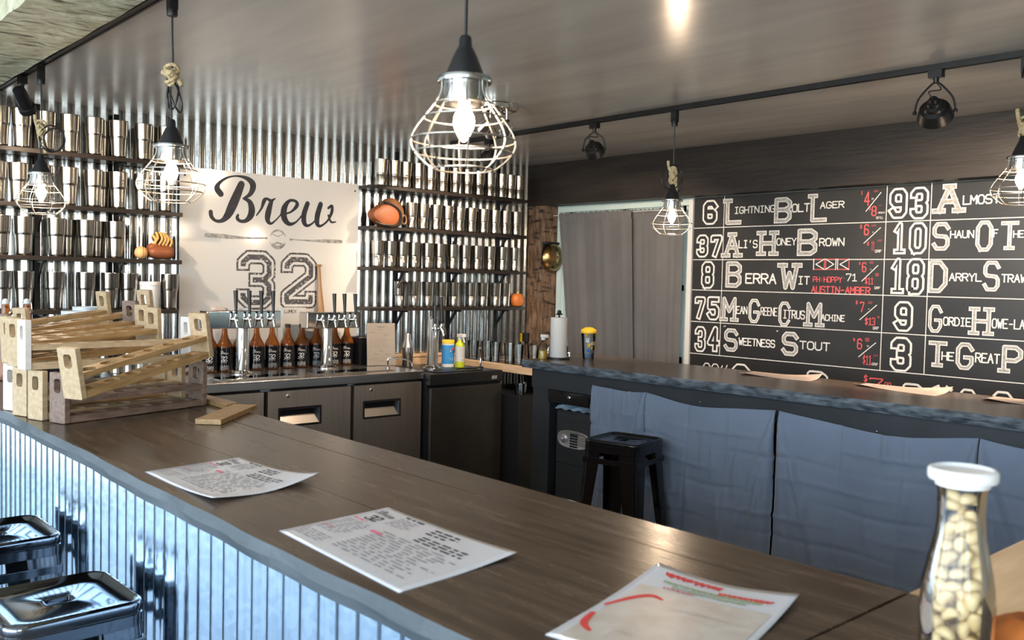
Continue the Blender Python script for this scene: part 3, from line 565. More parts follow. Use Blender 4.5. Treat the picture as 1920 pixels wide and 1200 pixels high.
price((1610, 669), (1642, 643), [('$', 1598, 1605, 632, 641, 'r'), ('6', 1606, 1617, 634, 655, 'r'), ('00', 1621, 1631, 632, 641, 'r'), ('PT', 1624, 1631, 646, 652, 'w'), ('$11', 1616, 1635, 664, 684, 'r'), ('00', 1636, 1648, 663.5, 669, 'r'), ('GRF', 1633, 1648, 678.5, 686, 'w')], 0)
flush()
Wd('$', 1618, 1628, 701, 717, red, .008); Wd('7', 1629, 1656, 707, 727, red, .008); Wd('00', 1657, 1672, 715, 727, red, .007)
flush()
Wd('PH:HOPPY', 1523, 1580, 517.5, 530, red, .0075); Wd('-', 1580, 1585, 514, 528); Wd('71', 1585, 1608, 512, 528, None, .006); Wd('AUSTIN-AMBER', 1520, 1633, 535, 550, red, .008)
flush()
for k, (xa, xb) in enumerate(((1525.5, 1545.4), (1548, 1567), (1570.4, 1591.6))):
    u, v, w, h = rect(xa, xb, 486, 505); red.stroke([(u, v), (u+w, v), (u+w, v+h), (u, v+h), (u, v)], .006); inkw.lay = 2
    xs = (u+w, u) if k == 1 else (u, u+w); inkw.stroke([(xs[0], v), (xs[0], v+h)], .006); inkw.stroke([(xs[1], v+h), (xs[0]*.8+xs[1]*.2, v+h/2), (xs[1], v)], .006)
flush()
grid.build('grid_marking', 'chalk', cb, ang=0, flip=True)

# ================================================================== SHELVES AND TUMBLERS
SY = 5.30                                                          # front edge of the shelves
zf = lambda px, py: float(on(px, py, 1, SY)[2])
LZ = [zf(150, 287), zf(150, 386), zf(150, 482), zf(150, 581)]      # shelf tops
RZ = [zf(840, 360), zf(840, 432.5), zf(840, 504.5), zf(840, 576)]
WHICH = ['top shelf', 'second shelf', 'third shelf', 'bottom shelf']
def shelf(x0, x1, z, bx, label, grp):
    t = T('wall_shelf', label, 'shelf', ((x0+x1)/2, 5.39, z-.024), group=None); X = at(t)
    b = MB(); b.X = X; b.mm(x0, x1, SY, 5.4605, z-.024, z); b.build('board', 'shelf', t, bevel=.002)
    for x in bx:
        b = MB(); b.X = X
        b.mm(x-.010, x+.010, 5.325, 5.4665, z-.036, z-.0245); b.mm(x-.010, x+.010, 5.458, 5.4670, z-.17, z-.036)
        b.add([(x-.003, 5.365, z-.036), (x+.003, 5.365, z-.036), (x+.003, 5.459, z-.150), (x-.003, 5.459, z-.150), (x-.003, 5.395, z-.036), (x+.003, 5.395, z-.036), (x+.003, 5.459, z-.120), (x-.003, 5.459, z-.120)],
              [(0, 1, 2, 3), (4, 5, 6, 7), (0, 3, 7, 4), (1, 2, 6, 5)]); b.build('bracket', 'blackmetal', t)
    return t
LBX = [on(p, 500, 1, 5.47)[0] for p in (-75, 70, 218)]; RBX = [on(p, 500, 1, 5.47)[0] for p in (742, 842, 932)]
for i in range(4):
    x1 = float(on((298, 343, 342, 337)[i], 400, 1, SY)[0])
    if i == 0: x1 = float(on(343, 400, 1, SY)[0])
    shelf(0.55, x1, LZ[i], LBX, f'dark wall shelf of large steel tumblers beside the sign, {WHICH[i]}'.replace(' shelf of', ' plank of'), None)
    shelf(float(on(695, 430, 1, SY)[0]), min(5.04, float(on(988, 430, 1, SY)[0])), RZ[i], RBX, f'dark wall plank of small steel tumblers next to the corner post, {WHICH[i]}', None)
for k, x in enumerate(LBX+RBX):
    b = MB(); b.mm(x-.014, x+.014, 5.4695, 5.482, 1.02, 2.45)
    for i in range(46): b.mm(x-.0145, x+.0145, 5.4680, 5.4700, 1.05+.03*i, 1.062+.03*i)
    tag(b.build('shelf_upright', 'blackmetal'), 'black slotted shelf upright on the corrugated wall ' + ['beyond the picture edge by the far pendant', 'behind the tumblers, second from the sign', 'behind the tumblers, next to the sign', 'behind the helmet shelf', 'midway behind the small tumblers', 'next to the corner post'][k], 'shelf upright')
big = MB(); big.lathe([(.0345, 0), (.0375, .004), (.0385, .012), (.0405, .098), (.0415, .104), (.0465, .116), (.0475, .122), (.0500, .203), (.0504, .2055), (.0495, .207), (.0490, .203), (.044, .12), (.038, .02)], 28)
small = MB(); small.lathe([(.0325, 0), (.0350, .004), (.0355, .010), (.0375, .078), (.0368, .080), (.0368, .0825), (.0392, .085), (.0400, .090), (.0435, .180), (.0438, .182), (.0428, .1835), (.0415, .181), (.038, .09), (.033, .02)], 24)
bigo = big.build('steel_tumbler', 'tumbler', ang=40); smallo = small.build('steel_tumbler', 'tumbler', ang=40)
used = set()
def tumbler(kind, x, y, z, label, grp):
    if kind not in used: used.add(kind); o = bigo if kind == 'big' else smallo
    else: o = (bigo if kind == 'big' else smallo).copy(); COL.objects.link(o)
    o.location = (x, y, z); o.rotation_euler = (0, 0, random.uniform(0, 6)); return tag(o, label, 'tumbler', grp)
LPX = [[5, 40, 86, 130, 175, 221, 267, 310], [0, 34, 80, 128, 174, 221, 266, 308], [0, 44, 105, 161, 216], [3, 44, 102, 161, 216, 241, 318]]
RPX = [[713, 737, 758, 781, 804, 827, 851, 873.5, 895, 916, 938, 956, 970], [770, 792, 816, 838, 860, 882, 905, 926, 946, 966], [708, 732, 754.5, 777, 802, 824.5, 849, 872, 894.5, 919, 942, 965], [752, 778, 803.5, 830, 852.5, 885, 907, 931, 949]]
def spread(row, gap):
    row = list(row)
    for k in range(len(row)-2, -1, -1): row[k] = min(row[k], row[k+1]-gap)
    return row
clear = lambda x, r, ups: all(abs(x-u) > r for u in ups)
for i in range(4):
    row = spread([float(on(p, 450, 1, 5.358)[0]) for p in LPX[i]], .1022); n = len(row)
    for k, x in enumerate(row):
        tumbler('big', x, 5.3515, LZ[i]+.0004, f'large steel tumbler, {ORD[n-1-k]} from the sign in the front row of the {WHICH[i]}', f'large steel tumblers, front of {WHICH[i]}')
    bx = [(p+q)/2 for p, q in zip(row, row[1:]) if q-p > .1295 and q-p < .2]
    if i == 1: bx = bx[:-1]
    if i == 3: bx = bx[:-1]
    bx = [x for x in bx if clear(x, .067, LBX)]
    for k, x in enumerate(bx):
        tumbler('big', x, 5.4303, LZ[i]+.0004, f'large steel tumbler, {ORD[len(bx)-1-k]} from the sign in the back row of the {WHICH[i]}', f'large steel tumblers, back of {WHICH[i]}')
    row = spread([float(on(p, 450, 1, 5.348)[0]) for p in RPX[i]], .0890); n = len(row)
    for k, x in enumerate(row):
        tumbler('small', x, 5.345, RZ[i]+.0004, f'small steel tumbler, {ORD[n-1-k]} from the corner post in the front row of the {WHICH[i]}', f'small steel tumblers, front of {WHICH[i]}')
    if i < 3:
        bx = [(p+q)/2+.002 for p, q in zip(row, row[1:]) if q-p > .0955]; bx = [x for x in bx if clear(x, .052, RBX)]
        for k, x in enumerate(bx):
            tumbler('small', x, 5.4195, RZ[i]+.0004, f'small steel tumbler, {ORD[len(bx)-1-k]} from the corner post in the back row of the {WHICH[i]}', f'small steel tumblers, back of {WHICH[i]}')
# glove, baseball, helmet, orange
z = LZ[2]; gx = float(on(301, 450, 1, 5.36)[0])
gl = T('baseball_glove', 'old brown leather baseball glove with tan lacing on the shelf by the sign', 'baseball glove', (gx, 5.36, z)); S1 = .0031
b = MB()
rings = []
for i in range(13):
    t = i/12; u = -.082+.164*t; e_ = math.sqrt(max(0, 1-(2*t-1)**4)); rings.append([(u, math.cos(a)*.047*e_, .043+math.sin(a)*(.041 if t > .3 else .036)*e_) for a in [2*PI*j/18 for j in range(18)]])
b.loops(rings, True, True, True); b.ball((-.035, .01, .058), .043, 16, 10, 1, .8, 1); b.build('glove_heel', 'tan', gl)
b = MB(); b.ball((.045, .028, .075), .052, 18, 12, .9, .55, 1.1); b.ball((.010, .03, .128), .050, 18, 12, 1.05, .5, .72); b.build('glove_web', 'leather', gl)
for k, (x0, z0, x1, z1) in enumerate(((-.045, .145, -.040, .085), (-.02, .158, -.045, .09), (.0, .16, -.012, .085), (.016, .16, .01, .085), (.03, .155, .03, .085), (.045, .14, .055, .08))):
    b = MB(); b.tube(smooth([(x0, .012, z0), ((x0+x1)/2+.012, -.012, (z0+z1)/2), (x1, -.002, z1)], 5), [.0075]*11, 8); b.build('lacing', 'lace', gl)
bb = T('baseball', 'worn tan baseball beside the leather glove on the shelf', 'ball', (float(on(264.5, 450, 1, 5.345)[0]), 5.345, z))
b = MB(); b.ball((0, 0, .037), .037, 24, 16); b.build('cover', 'ball', bb)
b = MB(); b.tube([(.0375*math.cos(t)*math.cos(.55*math.sin(2*t)+.0), -.0375*math.cos(.55*math.sin(2*t))*abs(math.sin(t))**1*(1 if math.sin(t) >= 0 else -1)*.6-.0225*math.cos(t*1), .037+.0375*math.sin(.55*math.sin(2*t))) if False else
                  tuple(Vector((0, 0, .037))+Vector((math.cos(t)+.35*math.cos(3*t), -(math.sin(t)-.35*math.sin(3*t)), 1.15*math.sin(2*t))).normalized()*.0374) for t in [2*PI*i/60 for i in range(60)]], .0011, 5, True); b.build('seam', 'leather', bb)
hx = float(on(724, 400, 1, 5.36)[0])
hm = T('leather_helmet', 'vintage brown leather football helmet with orange ear flap on the second shelf', 'helmet', (hx, 5.37, RZ[1]))
b = MB(); b.ball((.042, .0, .095), .1, 26, 16, 1.0, .85, 1.12); b.mm(0, 0, 0, 0, 0, 0); b.v = [(x, y, max(z, .0)) for x, y, z in b.v]; b.build('shell', 'leather', hm)
b = MB(); b.loops([[(-.035+(.125 if math.cos(a) < 0 else .095)*math.cos(a)*k, yy, .078+.076*math.sin(a)*k*(1-.18*(math.cos(a) < -.5))) for a in [2*PI*j/28 for j in range(28)]] for yy, k in ((-.02, 1), (-.075, 1.0), (-.092, .94), (-.10, .75), (-.104, .4))], True, True, True); b.build('ear_flap', 'tan', hm)
b = MB(); b.tube(smooth([(-.075, -.088, .165), (-.01, -.096, .150), (.045, -.098, .118), (.068, -.098, .07), (.062, -.09, .012)], 6), .0085, 8); b.tube(smooth([(-.14, -.085, .03), (-.09, -.095, .012), (.0, -.098, .008), (.05, -.095, .012)], 5), .006, 8); b.build('binding', 'blackplastic', hm)
b = MB(); b.tube([(.105+.020*math.cos(a), -.078, .055+.030*math.sin(a)) for a in [2*PI*j/20 for j in range(20)]], .006, 8, True); b.build('ear_hole_rim', 'leather', hm)
og = T('orange_gourd', 'small round orange ornament on the bottom shelf beside the corner post', 'ornament', (float(on(974, 560, 1, 5.33)[0])-.005, 5.345, RZ[3]))
b = MB(); b.loops([[(math.cos(a)*.062*r*(1-.03*math.cos(8*a)), math.sin(a)*.045*r, zz) for a in [2*PI*j/40 for j in range(40)]] for r, zz in ((.35, 0), (.75, .008), (.97, .03), (1, .055), (.93, .078), (.7, .096), (.35, .104), (.12, .100))], True, True, True); b.build('body', 'orange', og)
b = MB(); b.lathe([(.008, .098), (.006, .112), (.007, .12)], 8); b.build('stalk', 'ltwood', og)
hk = MB(); x0 = on(756, 540, 1, 5.28)[0]; hz = zf(756, 536)
hk.tube(smooth([(x0-.040, 5.285, hz-.018), (x0-.034, 5.283, hz+.012), (x0-.008, 5.282, hz+.030), (x0+.022, 5.282, hz+.024), (x0+.033, 5.283, hz+.0), (x0+.034, 5.285, RZ[3]+.02), (x0+.034, 5.288, RZ[3]+.006)], 5), .010, 10)
tag(hk.build('cane_hook', 'blackplastic'), 'dark curved hook in front of the first tumbler on the bottom shelf', 'hook')

# ================================================================== THE SIGN
sg = T('wall_sign', 'white glossy brewery sign with black script and a large number between the shelves', 'sign', (2.805, 5.462, 1.0))
sx0 = float(on(337, 400, 1, 5.462)[0]); sx1 = float(on(672, 400, 1, 5.462)[0]); sz1 = float(on(500, 328, 1, 5.462)[2])
b = MB(); b.X = at(sg); b.mm(sx0, sx1, 5.462, 5.474, 1.0, sz1); b.build('panel', 'sign', sg, bevel=.001)
for x in (sx0+.03, sx1-.03):
    b = MB(); b.X = at(sg) @ Matrix.Translation((x, 5.462, sz1-.05)) @ Matrix.Rotation(PI/2, 4, 'X'); b.lathe([(.006, 0), (.006, .002), (.003, .004)], 10); b.build('screw', 'blackmetal', sg)
smap = lambda u, v, l: (u-sg.location.x, 5.4616-.0004*l-sg.location.y, v-sg.location.z)
def sp(zx, zy): p = on(330+zx/3.872, 290+zy/3.872, 1, 5.4615); return p[0], p[2]
ia, ib, ic, id_ = Ink(smap), Ink(smap), Ink(smap), Ink(smap)
msc = abs(sp(1100, 400)[0]-sp(300, 400)[0])/800
for st in BREW: ia.brush([(*sp(x, y), w*msc) for x, y, w in st])
ia.build('lettering', 'signink', sg, ang=0, flip=True)
for ch, x0, x1, y0, y1 in (('3', 435, 722, 692, 1125), ('2', 755, 1022, 712, 1118)):
    u0, v0 = sp((x0+x1)/2-(x1-x0)/2, y1); u1, v1 = sp(x1, (y0+y1)/2)[0], sp((x0+x1)/2, y0)[1]; v0 = sp((x0+x1)/2, y1)[1]
    W_ = .092
    block([(Lay(ib, 1), 0)], ch, u0, v0, u1-u0, v1-v0, W_, .01); block([(Lay(ic, 2), 1)], ch, u0, v0, u1-u0, v1-v0, W_, .026); block([(Lay(ib, 3), 1)], ch, u0, v0, u1-u0, v1-v0, W_, .058)
ib.build('lettering', 'signworn', sg, ang=0, flip=True); ic.build('lettering', 'sign', sg, ang=0, flip=True)
for pts in ([(220, 585, 26), (290, 588, 28), (370, 595, 28), (450, 602, 18), (540, 606, 9), (640, 606, 9), (655, 606, 16)], [(832, 616, 17), (850, 617, 9), (930, 622, 9), (1030, 626, 18), (1110, 628, 26), (1200, 632, 24)]): id_.brush([(*sp(x, y), w*msc) for x, y, w in pts])
c0 = sp(740, 615); R_ = .058
for a0, a1, r in ((200, 340, 1), (20, 160, 1), (215, 325, .8), (240, 330, .88)): id_.lay = 1; id_.brush([(c0[0]+R_*r*math.cos(math.radians(a0+(a1-a0)*i/8)), c0[1]+R_*r*math.sin(math.radians(a0+(a1-a0)*i/8)), .011*math.sin(PI*(i+.6)/9)+.002) for i in range(9)])
id_.brush([(*sp(700, 575), .004), (*sp(740, 592), .006), (*sp(785, 572), .004)]); id_.brush([(*sp(700, 655), .004), (*sp(740, 640), .012), (*sp(785, 660), .006)])
for st in ([(850, 1320, 8), (880, 1250, 10), (905, 1300, 8), (890, 1345, 8), (930, 1340, 7)], [(930, 1370, 8), (950, 1340, 9), (980, 1350, 8), (960, 1375, 8), (1010, 1365, 7)], [(560, 1380, 8), (620, 1350, 9), (640, 1380, 8), (700, 1350, 8)]): id_.brush([(*sp(x, y), w*msc) for x, y, w in st])
id_.build('printed_logo', 'signgrey', sg, ang=0, flip=True)

# ================================================================== COOLER, KEGERATOR, TOWERS
CZ = 0.95; CX1 = 3.475
co = T('bar_cooler', 'long stainless back-bar cooler with recessed door handles under the beer towers', 'cooler', (2.4, 5.1, 0)); X = at(co)
b = MB(); b.X = X; b.mm(1.22, CX1, 4.79, 5.45, 0.02, .895); b.build('cabinet', 'blackmetal', co)
b = MB(); b.X = X; b.mm(1.20, CX1+.012, 4.745, 5.46, .898, CZ); b.build('worktop', 'steel', co, bevel=.004)
for xa, w in ((2.15, .5), (2.78, .55)):
    b = MB(); b.X = X; b.mm(xa, xa+w, 4.85, 5.02, CZ+.0005, CZ+.004); b.mm(xa+.01, xa+w-.01, 4.86, 5.01, CZ+.003, CZ+.006); b.build('drip_tray', 'chrome', co, bevel=.002)
for k, (xa, xb) in enumerate(((1.27, 1.805), (1.83, 2.375), (2.40, 2.945), (2.968, CX1-.002))):
    fy = 4.752; hx0, hx1, h0, h1 = xa+.065, xa+.345, .672, .785
    b = MB(); b.X = X
    b.mm(xa, hx0, fy, 4.785, .10, .882); b.mm(hx1, xb, fy, 4.785, .10, .882); b.mm(hx0, hx1, fy, 4.785, h1, .882); b.mm(hx0, hx1, fy, 4.785, .10, h0)
    d = b.build('door', 'door_steel', co)
    b = MB(); b.X = X; b.add([(hx0, fy-.002, h0), (hx1, fy-.002, h0), (hx1, fy-.002, h1), (hx0, fy-.002, h1), (hx0+.012, fy-.002, h0+.010), (hx1-.012, fy-.002, h0+.010), (hx1-.012, fy-.002, h1-.014), (hx0+.012, fy-.002, h1-.014),
                              (hx0+.012, 4.784, h0+.05), (hx1-.03, 4.784, h0+.05), (hx1-.03, 4.784, h1-.02), (hx0+.012, 4.784, h1-.02)],
                             [(0, 1, 5, 4), (1, 2, 6, 5), (2, 3, 7, 6), (3, 0, 4, 7), (5, 6, 10, 9), (6, 7, 11, 10), (7, 4, 8, 11), (8, 9, 10, 11)])
    b.build('handle_recess', 'blackplastic', d, ang=0, flip=True)
    b = MB(); b.X = X; b.add([(hx0+.014, fy+.001, h0+.012), (hx1-.014, fy+.001, h0+.012), (hx1-.034, 4.782, h0+.062), (hx0+.014, 4.782, h0+.062)], [(0, 1, 2, 3)]); b.build('handle_plate', 'steel', d, ang=0)
    b = MB(); b.X = X @ Matrix.Translation((xa+.125, fy, .852)) @ Matrix.Rotation(PI/2, 4, 'X'); b.lathe([(.011, 0), (.011, .004), (.008, .006), (.003, .007)], 16); b.build('lock', 'chrome', d)
for x in (2.388, 2.957):
    b = MB(); b.X = X; b.mm(x-.03, x+.03, 4.760, 4.785, .884, .897); b.build('hinge', 'chrome', co)
KX0, KX1, KY = 3.495, 4.115, 4.69
kg = T('kegerator', 'black undercounter kegerator with a single dark steel door', 'kegerator', ((KX0+KX1)/2, 5.0, 0)); X = at(kg)
b = MB(); b.X = X; b.mm(KX0, KX1, KY+.035, 5.30, 0.02, .885); b.build('cabinet', 'blackplastic', kg)
b = MB(); b.X = X; b.mm(KX0-.003, KX1+.003, KY, 5.31, .855, .93); b.build('top', 'blackplastic', kg, bevel=.008)
b = MB(); b.X = X; b.mm(KX0+.012, KX1, KY+.003, KY+.034, .08, .838); d = b.build('door', 'dark_steel', kg, bevel=.004)
b = MB(); b.X = X; b.mm(KX1-.095, KX1-.05, KY-.002, KY+.002, .872, .896); b.build('badge', 'silver', kg, bevel=.002)
b = MB(); b.X = X; b.mm(KX0+.10, KX1-.14, KY+.05, KY+.20, .930, .936); b.build('drip_tray', 'blackmetal', kg, bevel=.002)
b = MB(); b.X = X; b.tube([(KX1-.34, KY+.10, .936), (KX1-.31, KY+.09, .945), (KX1-.17, KY+.06, .945), (KX1-.16, KY+.06, .937)], .004, 6); b.build('rail', 'chrome', kg)
# taps
def tap(parent, p, hz_, h_=.115, face=(0, -1), handle=True):
    """a faucet whose root is at p, pointing along face, with a black lever"""
    fx, fy = face; x, y, zz = p; q = lambda a, up: (x+fx*a, y+fy*a, zz+up)
    b = MB(); b.tube([q(0, 0), q(.03, 0)], .011, 10); b.tube([q(.006, 0), q(.012, 0)], .017, 12); b.tube([q(.028, .014), q(.034, .0), q(.044, -.018), q(.052, -.045)], [.012, .013, .010, .0075], 10); b.tube([q(.031, .010), q(.033, .034)], [.009, .007], 10)
    f = b.build('faucet', 'chrome', parent)
    if handle:
        b = MB(); b.tube([q(.033, .032), q(.033, .045), q(.032, .055), q(.028, .055+h_*.6), q(.025, .055+h_)], [.007, .009, .0085, .0115, .0135], 10); b.build('tap_handle', 'blackplastic', f)
def ttower(label, px, boxpx, yc, tapspx, handles):
    base = on(px, 699 if px < 500 else 690, 2, CZ); x = float(on(px, 650, 1, yc)[0])
    t = T('beer_tower', label, 'beer tower', (x, yc, CZ+.0006)); X = at(t)
    z0 = float(on(px, 616, 1, yc-.05)[2]); z1 = z0+.105; xa = float(on(boxpx[0], 600, 1, yc-.055)[0])-x; xb = float(on(boxpx[1], 600, 1, yc-.055)[0])-x
    b = MB(); b.lathe([(.066, 0), (.066, .006), (.058, .014), (.042, .020), (.038, .026), (.038, z0-CZ+.004)], 28); b.build('column', 'chrome', t)
    for k in range(4): 
        b = MB(); b.ball((.056*math.cos(.8+k*PI/2), .056*math.sin(.8+k*PI/2), .013), .007, 8, 6); b.build('bolt', 'chrome', t)
    b = MB(); b.mm(xa, xb, -.055, .055, z0-CZ, z1-CZ); b.build('tap_box', 'chrome', t, bevel=.007)
    for p, hd in zip(tapspx, handles):
        tap(t, (float(on(p, 600, 1, yc-.09)[0])-x, -.054, z0-CZ+.055), 0, handle=hd)
    return z1, xa+x, xb+x
Z1, xa1, xb1 = ttower('four-tap chrome beer tower nearer the wooden racks', 455, (388, 527), 5.13, (443, 468.5, 491, 513), (True,)*4)
Z2, xa2, xb2 = ttower('chrome beer tower in front of the baseball bat', 613, (576, 678), 5.20, (606, 628, 647, 667), (False, True, True, True))
t3 = T('beer_tower', 'single-column chrome beer tower beside the wipes canister', 'beer tower', (float(on(811, 660, 1, 4.94)[0]), 4.94, .9368))
b = MB(); b.lathe([(.062, 0), (.062, .006), (.055, .014), (.042, .02), (.0375, .026), (.0375, .335), (.032, .347), (.016, .352)], 28); b.build('column', 'chrome', t3)
tap(t3, (-.02, -.034, .275), 0, .10, (-.34, -.94)); tap(t3, (.012, -.036, .275), 0, .16, (.3, -.95)); tap(t3, (.036, -.012, .275), 0, .10, (.94, -.34))
# things lying on the first tower box and the white carton between the towers
for k, (pa, pb_, h, m) in enumerate(((400, 423, .020, 'kraft'), (424, 470, .014, 'bucket'))):
    x0 = float(on(pa, 575, 1, 5.12)[0]); x1 = float(on(pb_, 575, 1, 5.12)[0]); b = MB(); b.mm(x0+.002, x1-.002, 5.10, 5.16, Z1+.0015, Z1+h)
    tag(b.build('small_carton', m, bevel=.001), ('short reddish carton' if k == 0 else 'long pale carton')+' lying on top of the beer tower near the racks', 'carton')
x0 = float(on(531, 590, 1, 5.385)[0]); x1 = float(on(574, 590, 1, 5.385)[0]); zz1 = float(on(550, 577, 1, 5.385)[2])
ct = T('white_carton', 'plain white carton standing between the two wide beer towers', 'carton', ((x0+x1)/2, 5.42, CZ)); X = at(ct)
b = MB(); b.X = X; b.mm(x0, x1, 5.385, 5.455, CZ+.0005, zz1); b.build('box', 'white', ct, bevel=.001)
ik = Ink(lambda u, v, l: (u-ct.location.x, 5.3846-ct.location.y, v-ct.location.z)); text(ik, 'LUMEX', x0+.008, zz1-.034, .085, .020, .004); ik.build('lettering', 'ink', ct, ang=0, flip=True)

# ================================================================== GROWLERS
def growler_proto():
    t = T('growler', '', 'bottle', group=None)
    b = MB(); b.lathe([(.040, 0), (.0455, .004), (.047, .012), (.047, .150), (.045, .163), (.036, .182), (.026, .200), (.0185, .225), (.0155, .262), (.0150, .270), (.0165, .272), (.0165, .280), (.0145, .282)], 28); b.build('bottle_glass', 'amber', t)
    b = MB(); b.lathe([(.0474, .010), (.0474, .146)], 32, cap0=False, cap1=False); lb = b.build('label', 'label', t)
    mp = lambda u, v, l: ((.0478)*math.sin((u)/.0478), -(.0478)*math.cos((u)/.0478), v)
    i = Ink(mp); brew(i, -.026, .108, .052/920); i.stroke([(-.026, .101), (-.004, .101)], .0012); i.stroke([(.004, .101), (.026, .101)], .0012)
    text(i, '32', -.017, .068, .034, .026, .0065); greek(i, -.022, .060, .044, 1, .01, .003, 3, 1.0, .012)
    r = random.Random(2)
    for k in range(5): a = r.uniform(0, 6); i.stroke(smooth([(-.026+.011*k, .020+.006*math.sin(a)), (-.021+.011*k, .040), (-.017+.011*k, .026+.008*math.sin(a*2)), (-.022+.011*k, .015)], 3), .0016)
    i.build('label_lettering', 'whiteprint', lb, ang=0, flip=True)
    b = MB(); b.lathe([(.0172, .262), (.0178, .264), (.0178, .281), (.016, .284)], 20); b.build('cap', 'blackplastic', t)
    return t
gp = growler_proto(); GX = [352, 393, 420, 450, 481, 510, 539, 566, 593, 627, 649]
GL = ['growler bottle half hidden behind the handle of the tilted rack', 'growler bottle just clear of the tilted rack end', 'growler bottle between the tilted rack and the first beer tower', 'growler bottle mostly hidden behind the four-tap tower column', 'growler bottle just past the four-tap tower column',
      'growler bottle second past the four-tap tower column', 'growler bottle in front of the white carton', 'growler bottle past the white carton, under the sign number', 'growler bottle just before the second tower column', 'growler bottle half hidden behind the second tower column', 'last growler bottle of the line, next to the black box']
for k, (p, l) in enumerate(zip(GX, GL)):
    y = 5.30+.0045*k; x = float(on(p, 660, 1, y)[0]); gl_x = x = x if k == 0 else max(x, gl_x+.0962); o = gp if k == 0 else dup(gp, label='x')
    o.location = (x, y, CZ+.0006); o.rotation_euler = (0, 0, -math.atan2(x, y)*.9+random.uniform(-.12, .12)); tag(o, 'brown '+l, 'bottle', 'brown growlers along the cooler top')
# bat
bt = MB(); bx_ = float(on(605, 580, 1, 5.40)[0]); zt = float(on(600, 496, 1, 5.44)[2])-CZ
bt.lathe([(.020, 0), (.029, .004), (.031, .02), (.031, .15), (.029, zt*.45), (.022, zt*.62), (.014, zt*.8), (.0115, zt*.96), (.0125, zt*.975), (.019, zt*.985), (.020, zt*.995), (.016, zt)], 20)
o = bt.build('baseball_bat', 'bat'); o.location = (bx_+.008, 5.404, CZ+.002); o.rotation_euler = (-.045, -.035, 0); tag(o, 'wooden baseball bat standing handle up against the white sign', 'baseball bat')

# ================================================================== SMALL THINGS AROUND THE SINK
def label_on(parent, mp, name, m, fn):
    i = Ink(mp); fn(i); return i.build(name, m, parent, ang=0, flip=True)
mn = T('menu_stand', 'pale printed page in an upright acrylic stand on the cooler', 'menu stand', (float(on(715, 686, 2, CZ)[0]), float(on(715, 686, 2, CZ)[1]), CZ+.0006), (0, 0, -.30))
b = MB(); b.X = Matrix.Rotation(-.10, 4, 'X'); b.mm(-.098, .098, 0, .002, .0, .288); b.build('page', 'kraft', mn)
b = MB(); b.X = Matrix.Rotation(-.10, 4, 'X'); b.mm(-.102, .102, -.003, -.0015, 0, .291); b.mm(-.102, .102, .0025, .004, 0, .291); b.X = None; b.mm(-.102, .102, -.01, .055, 0, .003); b.build('acrylic_holder', 'glass', mn)
ik = Ink(lambda u, v, l: tuple(Matrix.Rotation(-.10, 4, 'X') @ Vector((u, -.0006, v))))
ik.stroke([(-.025, .262), (.025, .262)], .006, 0); ik.stroke([(-.018, .245), (.018, .245)], .003, 0); greek(ik, -.075, .225, .05, 1, .01, .004, 1); greek(ik, .02, .212, .05, 2, .009, .003, 2); greek(ik, -.08, .182, .165, 6, .011, .0022, 3)
greek(ik, -.012, .105, .03, 2, .01, .003, 4); greek(ik, -.045, .078, .03, 1, .01, .004, 5); greek(ik, .03, .080, .04, 2, .008, .003, 6); greek(ik, -.05, .05, .1, 2, .018, .0022, 7); ik.build('printed_lettering', 'inkgrey', mn, ang=0, flip=True)
tb = T('black_bin', 'open black plastic caddy behind the acrylic menu stand', 'caddy', (float(on(676, 660, 1, 5.345)[0]), 5.345, CZ+.0006))
b = MB(); q = [(-.062, -.075), (.062, -.075), (.062, .075), (-.062, .075)]; b.loops([[(x*s, y*s, z) for x, y in q] for s, z in ((.9, 0.0005), (1, .185), (.95, .185), (.86, .01))], True, True, True); b.build('body', 'blackplastic', tb)
b = MB(); b.tube([(-.062, -.077, .186), (.062, -.077, .186)], .004, 6); b.build('rim', 'silver', tb)
p = on(763, 684, 2, CZ); sh = T('cocktail_shaker', 'tall steel cocktail shaker between the menu stand and the single tower', 'shaker', (float(on(764, 660, 1, 5.2)[0]), 5.2, .9304))
b = MB(); b.lathe([(.033, 0.0005), (.036, .004), (.043, .13), (.044, .135)], 24); b.build('tin', 'steel', sh); b = MB(); b.lathe([(.044, .136), (.040, .150), (.024, .19), (.0215, .225), (.019, .23)], 24); b.build('cap', 'steel', sh)
sx_ = float(on(745, 668, 1, 4.86)[0]); rs = T('rinse_spout', 'thin bent chrome spout arching over the cooler edge beside the menu page', 'spout', (sx_, 4.86, CZ+.0006))
b = MB(); b.tube(smooth([(-.01, .09, .0), (-.012, .09, .04), (-.008, .085, .068), (.03, .05, .074), (.085, .015, .062), (.112, .0, .045), (.118, -.004, .022)], 5), .0055, 8); b.build('pipe', 'chrome', rs); b = MB(); b.lathe([(.014, 0), (.014, .01), (.008, .014)], 12, (-.01, .09, 0)); b.build('base', 'chrome', rs)
wp = T('wipes_canister', 'blue wipes canister with yellow lid beside the single beer tower', 'canister', (float(on(840, 660, 1, 5.03)[0]), 5.03, .93))
b = MB(); b.lathe([(.040, .0005), (.0435, .004), (.0435, .026)], 28, cap1=False); b.lathe([(.0435, .156), (.0435, .168)], 28, cap0=False); b.build('body', 'bucket', wp)
b = MB(); b.lathe([(.0437, .026), (.0437, .157)], 28, cap0=False, cap1=False); wl = b.build('label', 'bluepl', wp)
b = MB(); b.lathe([(.0445, .168), (.0445, .186), (.042, .192)], 28); b.build('lid', 'yellow', wp)
cm = lambda r, c=0.0: (lambda u, v, l: (math.sin(u/r+c)*(r+.0004+.0004*l), -math.cos(u/r+c)*(r+.0004+.0004*l), v))
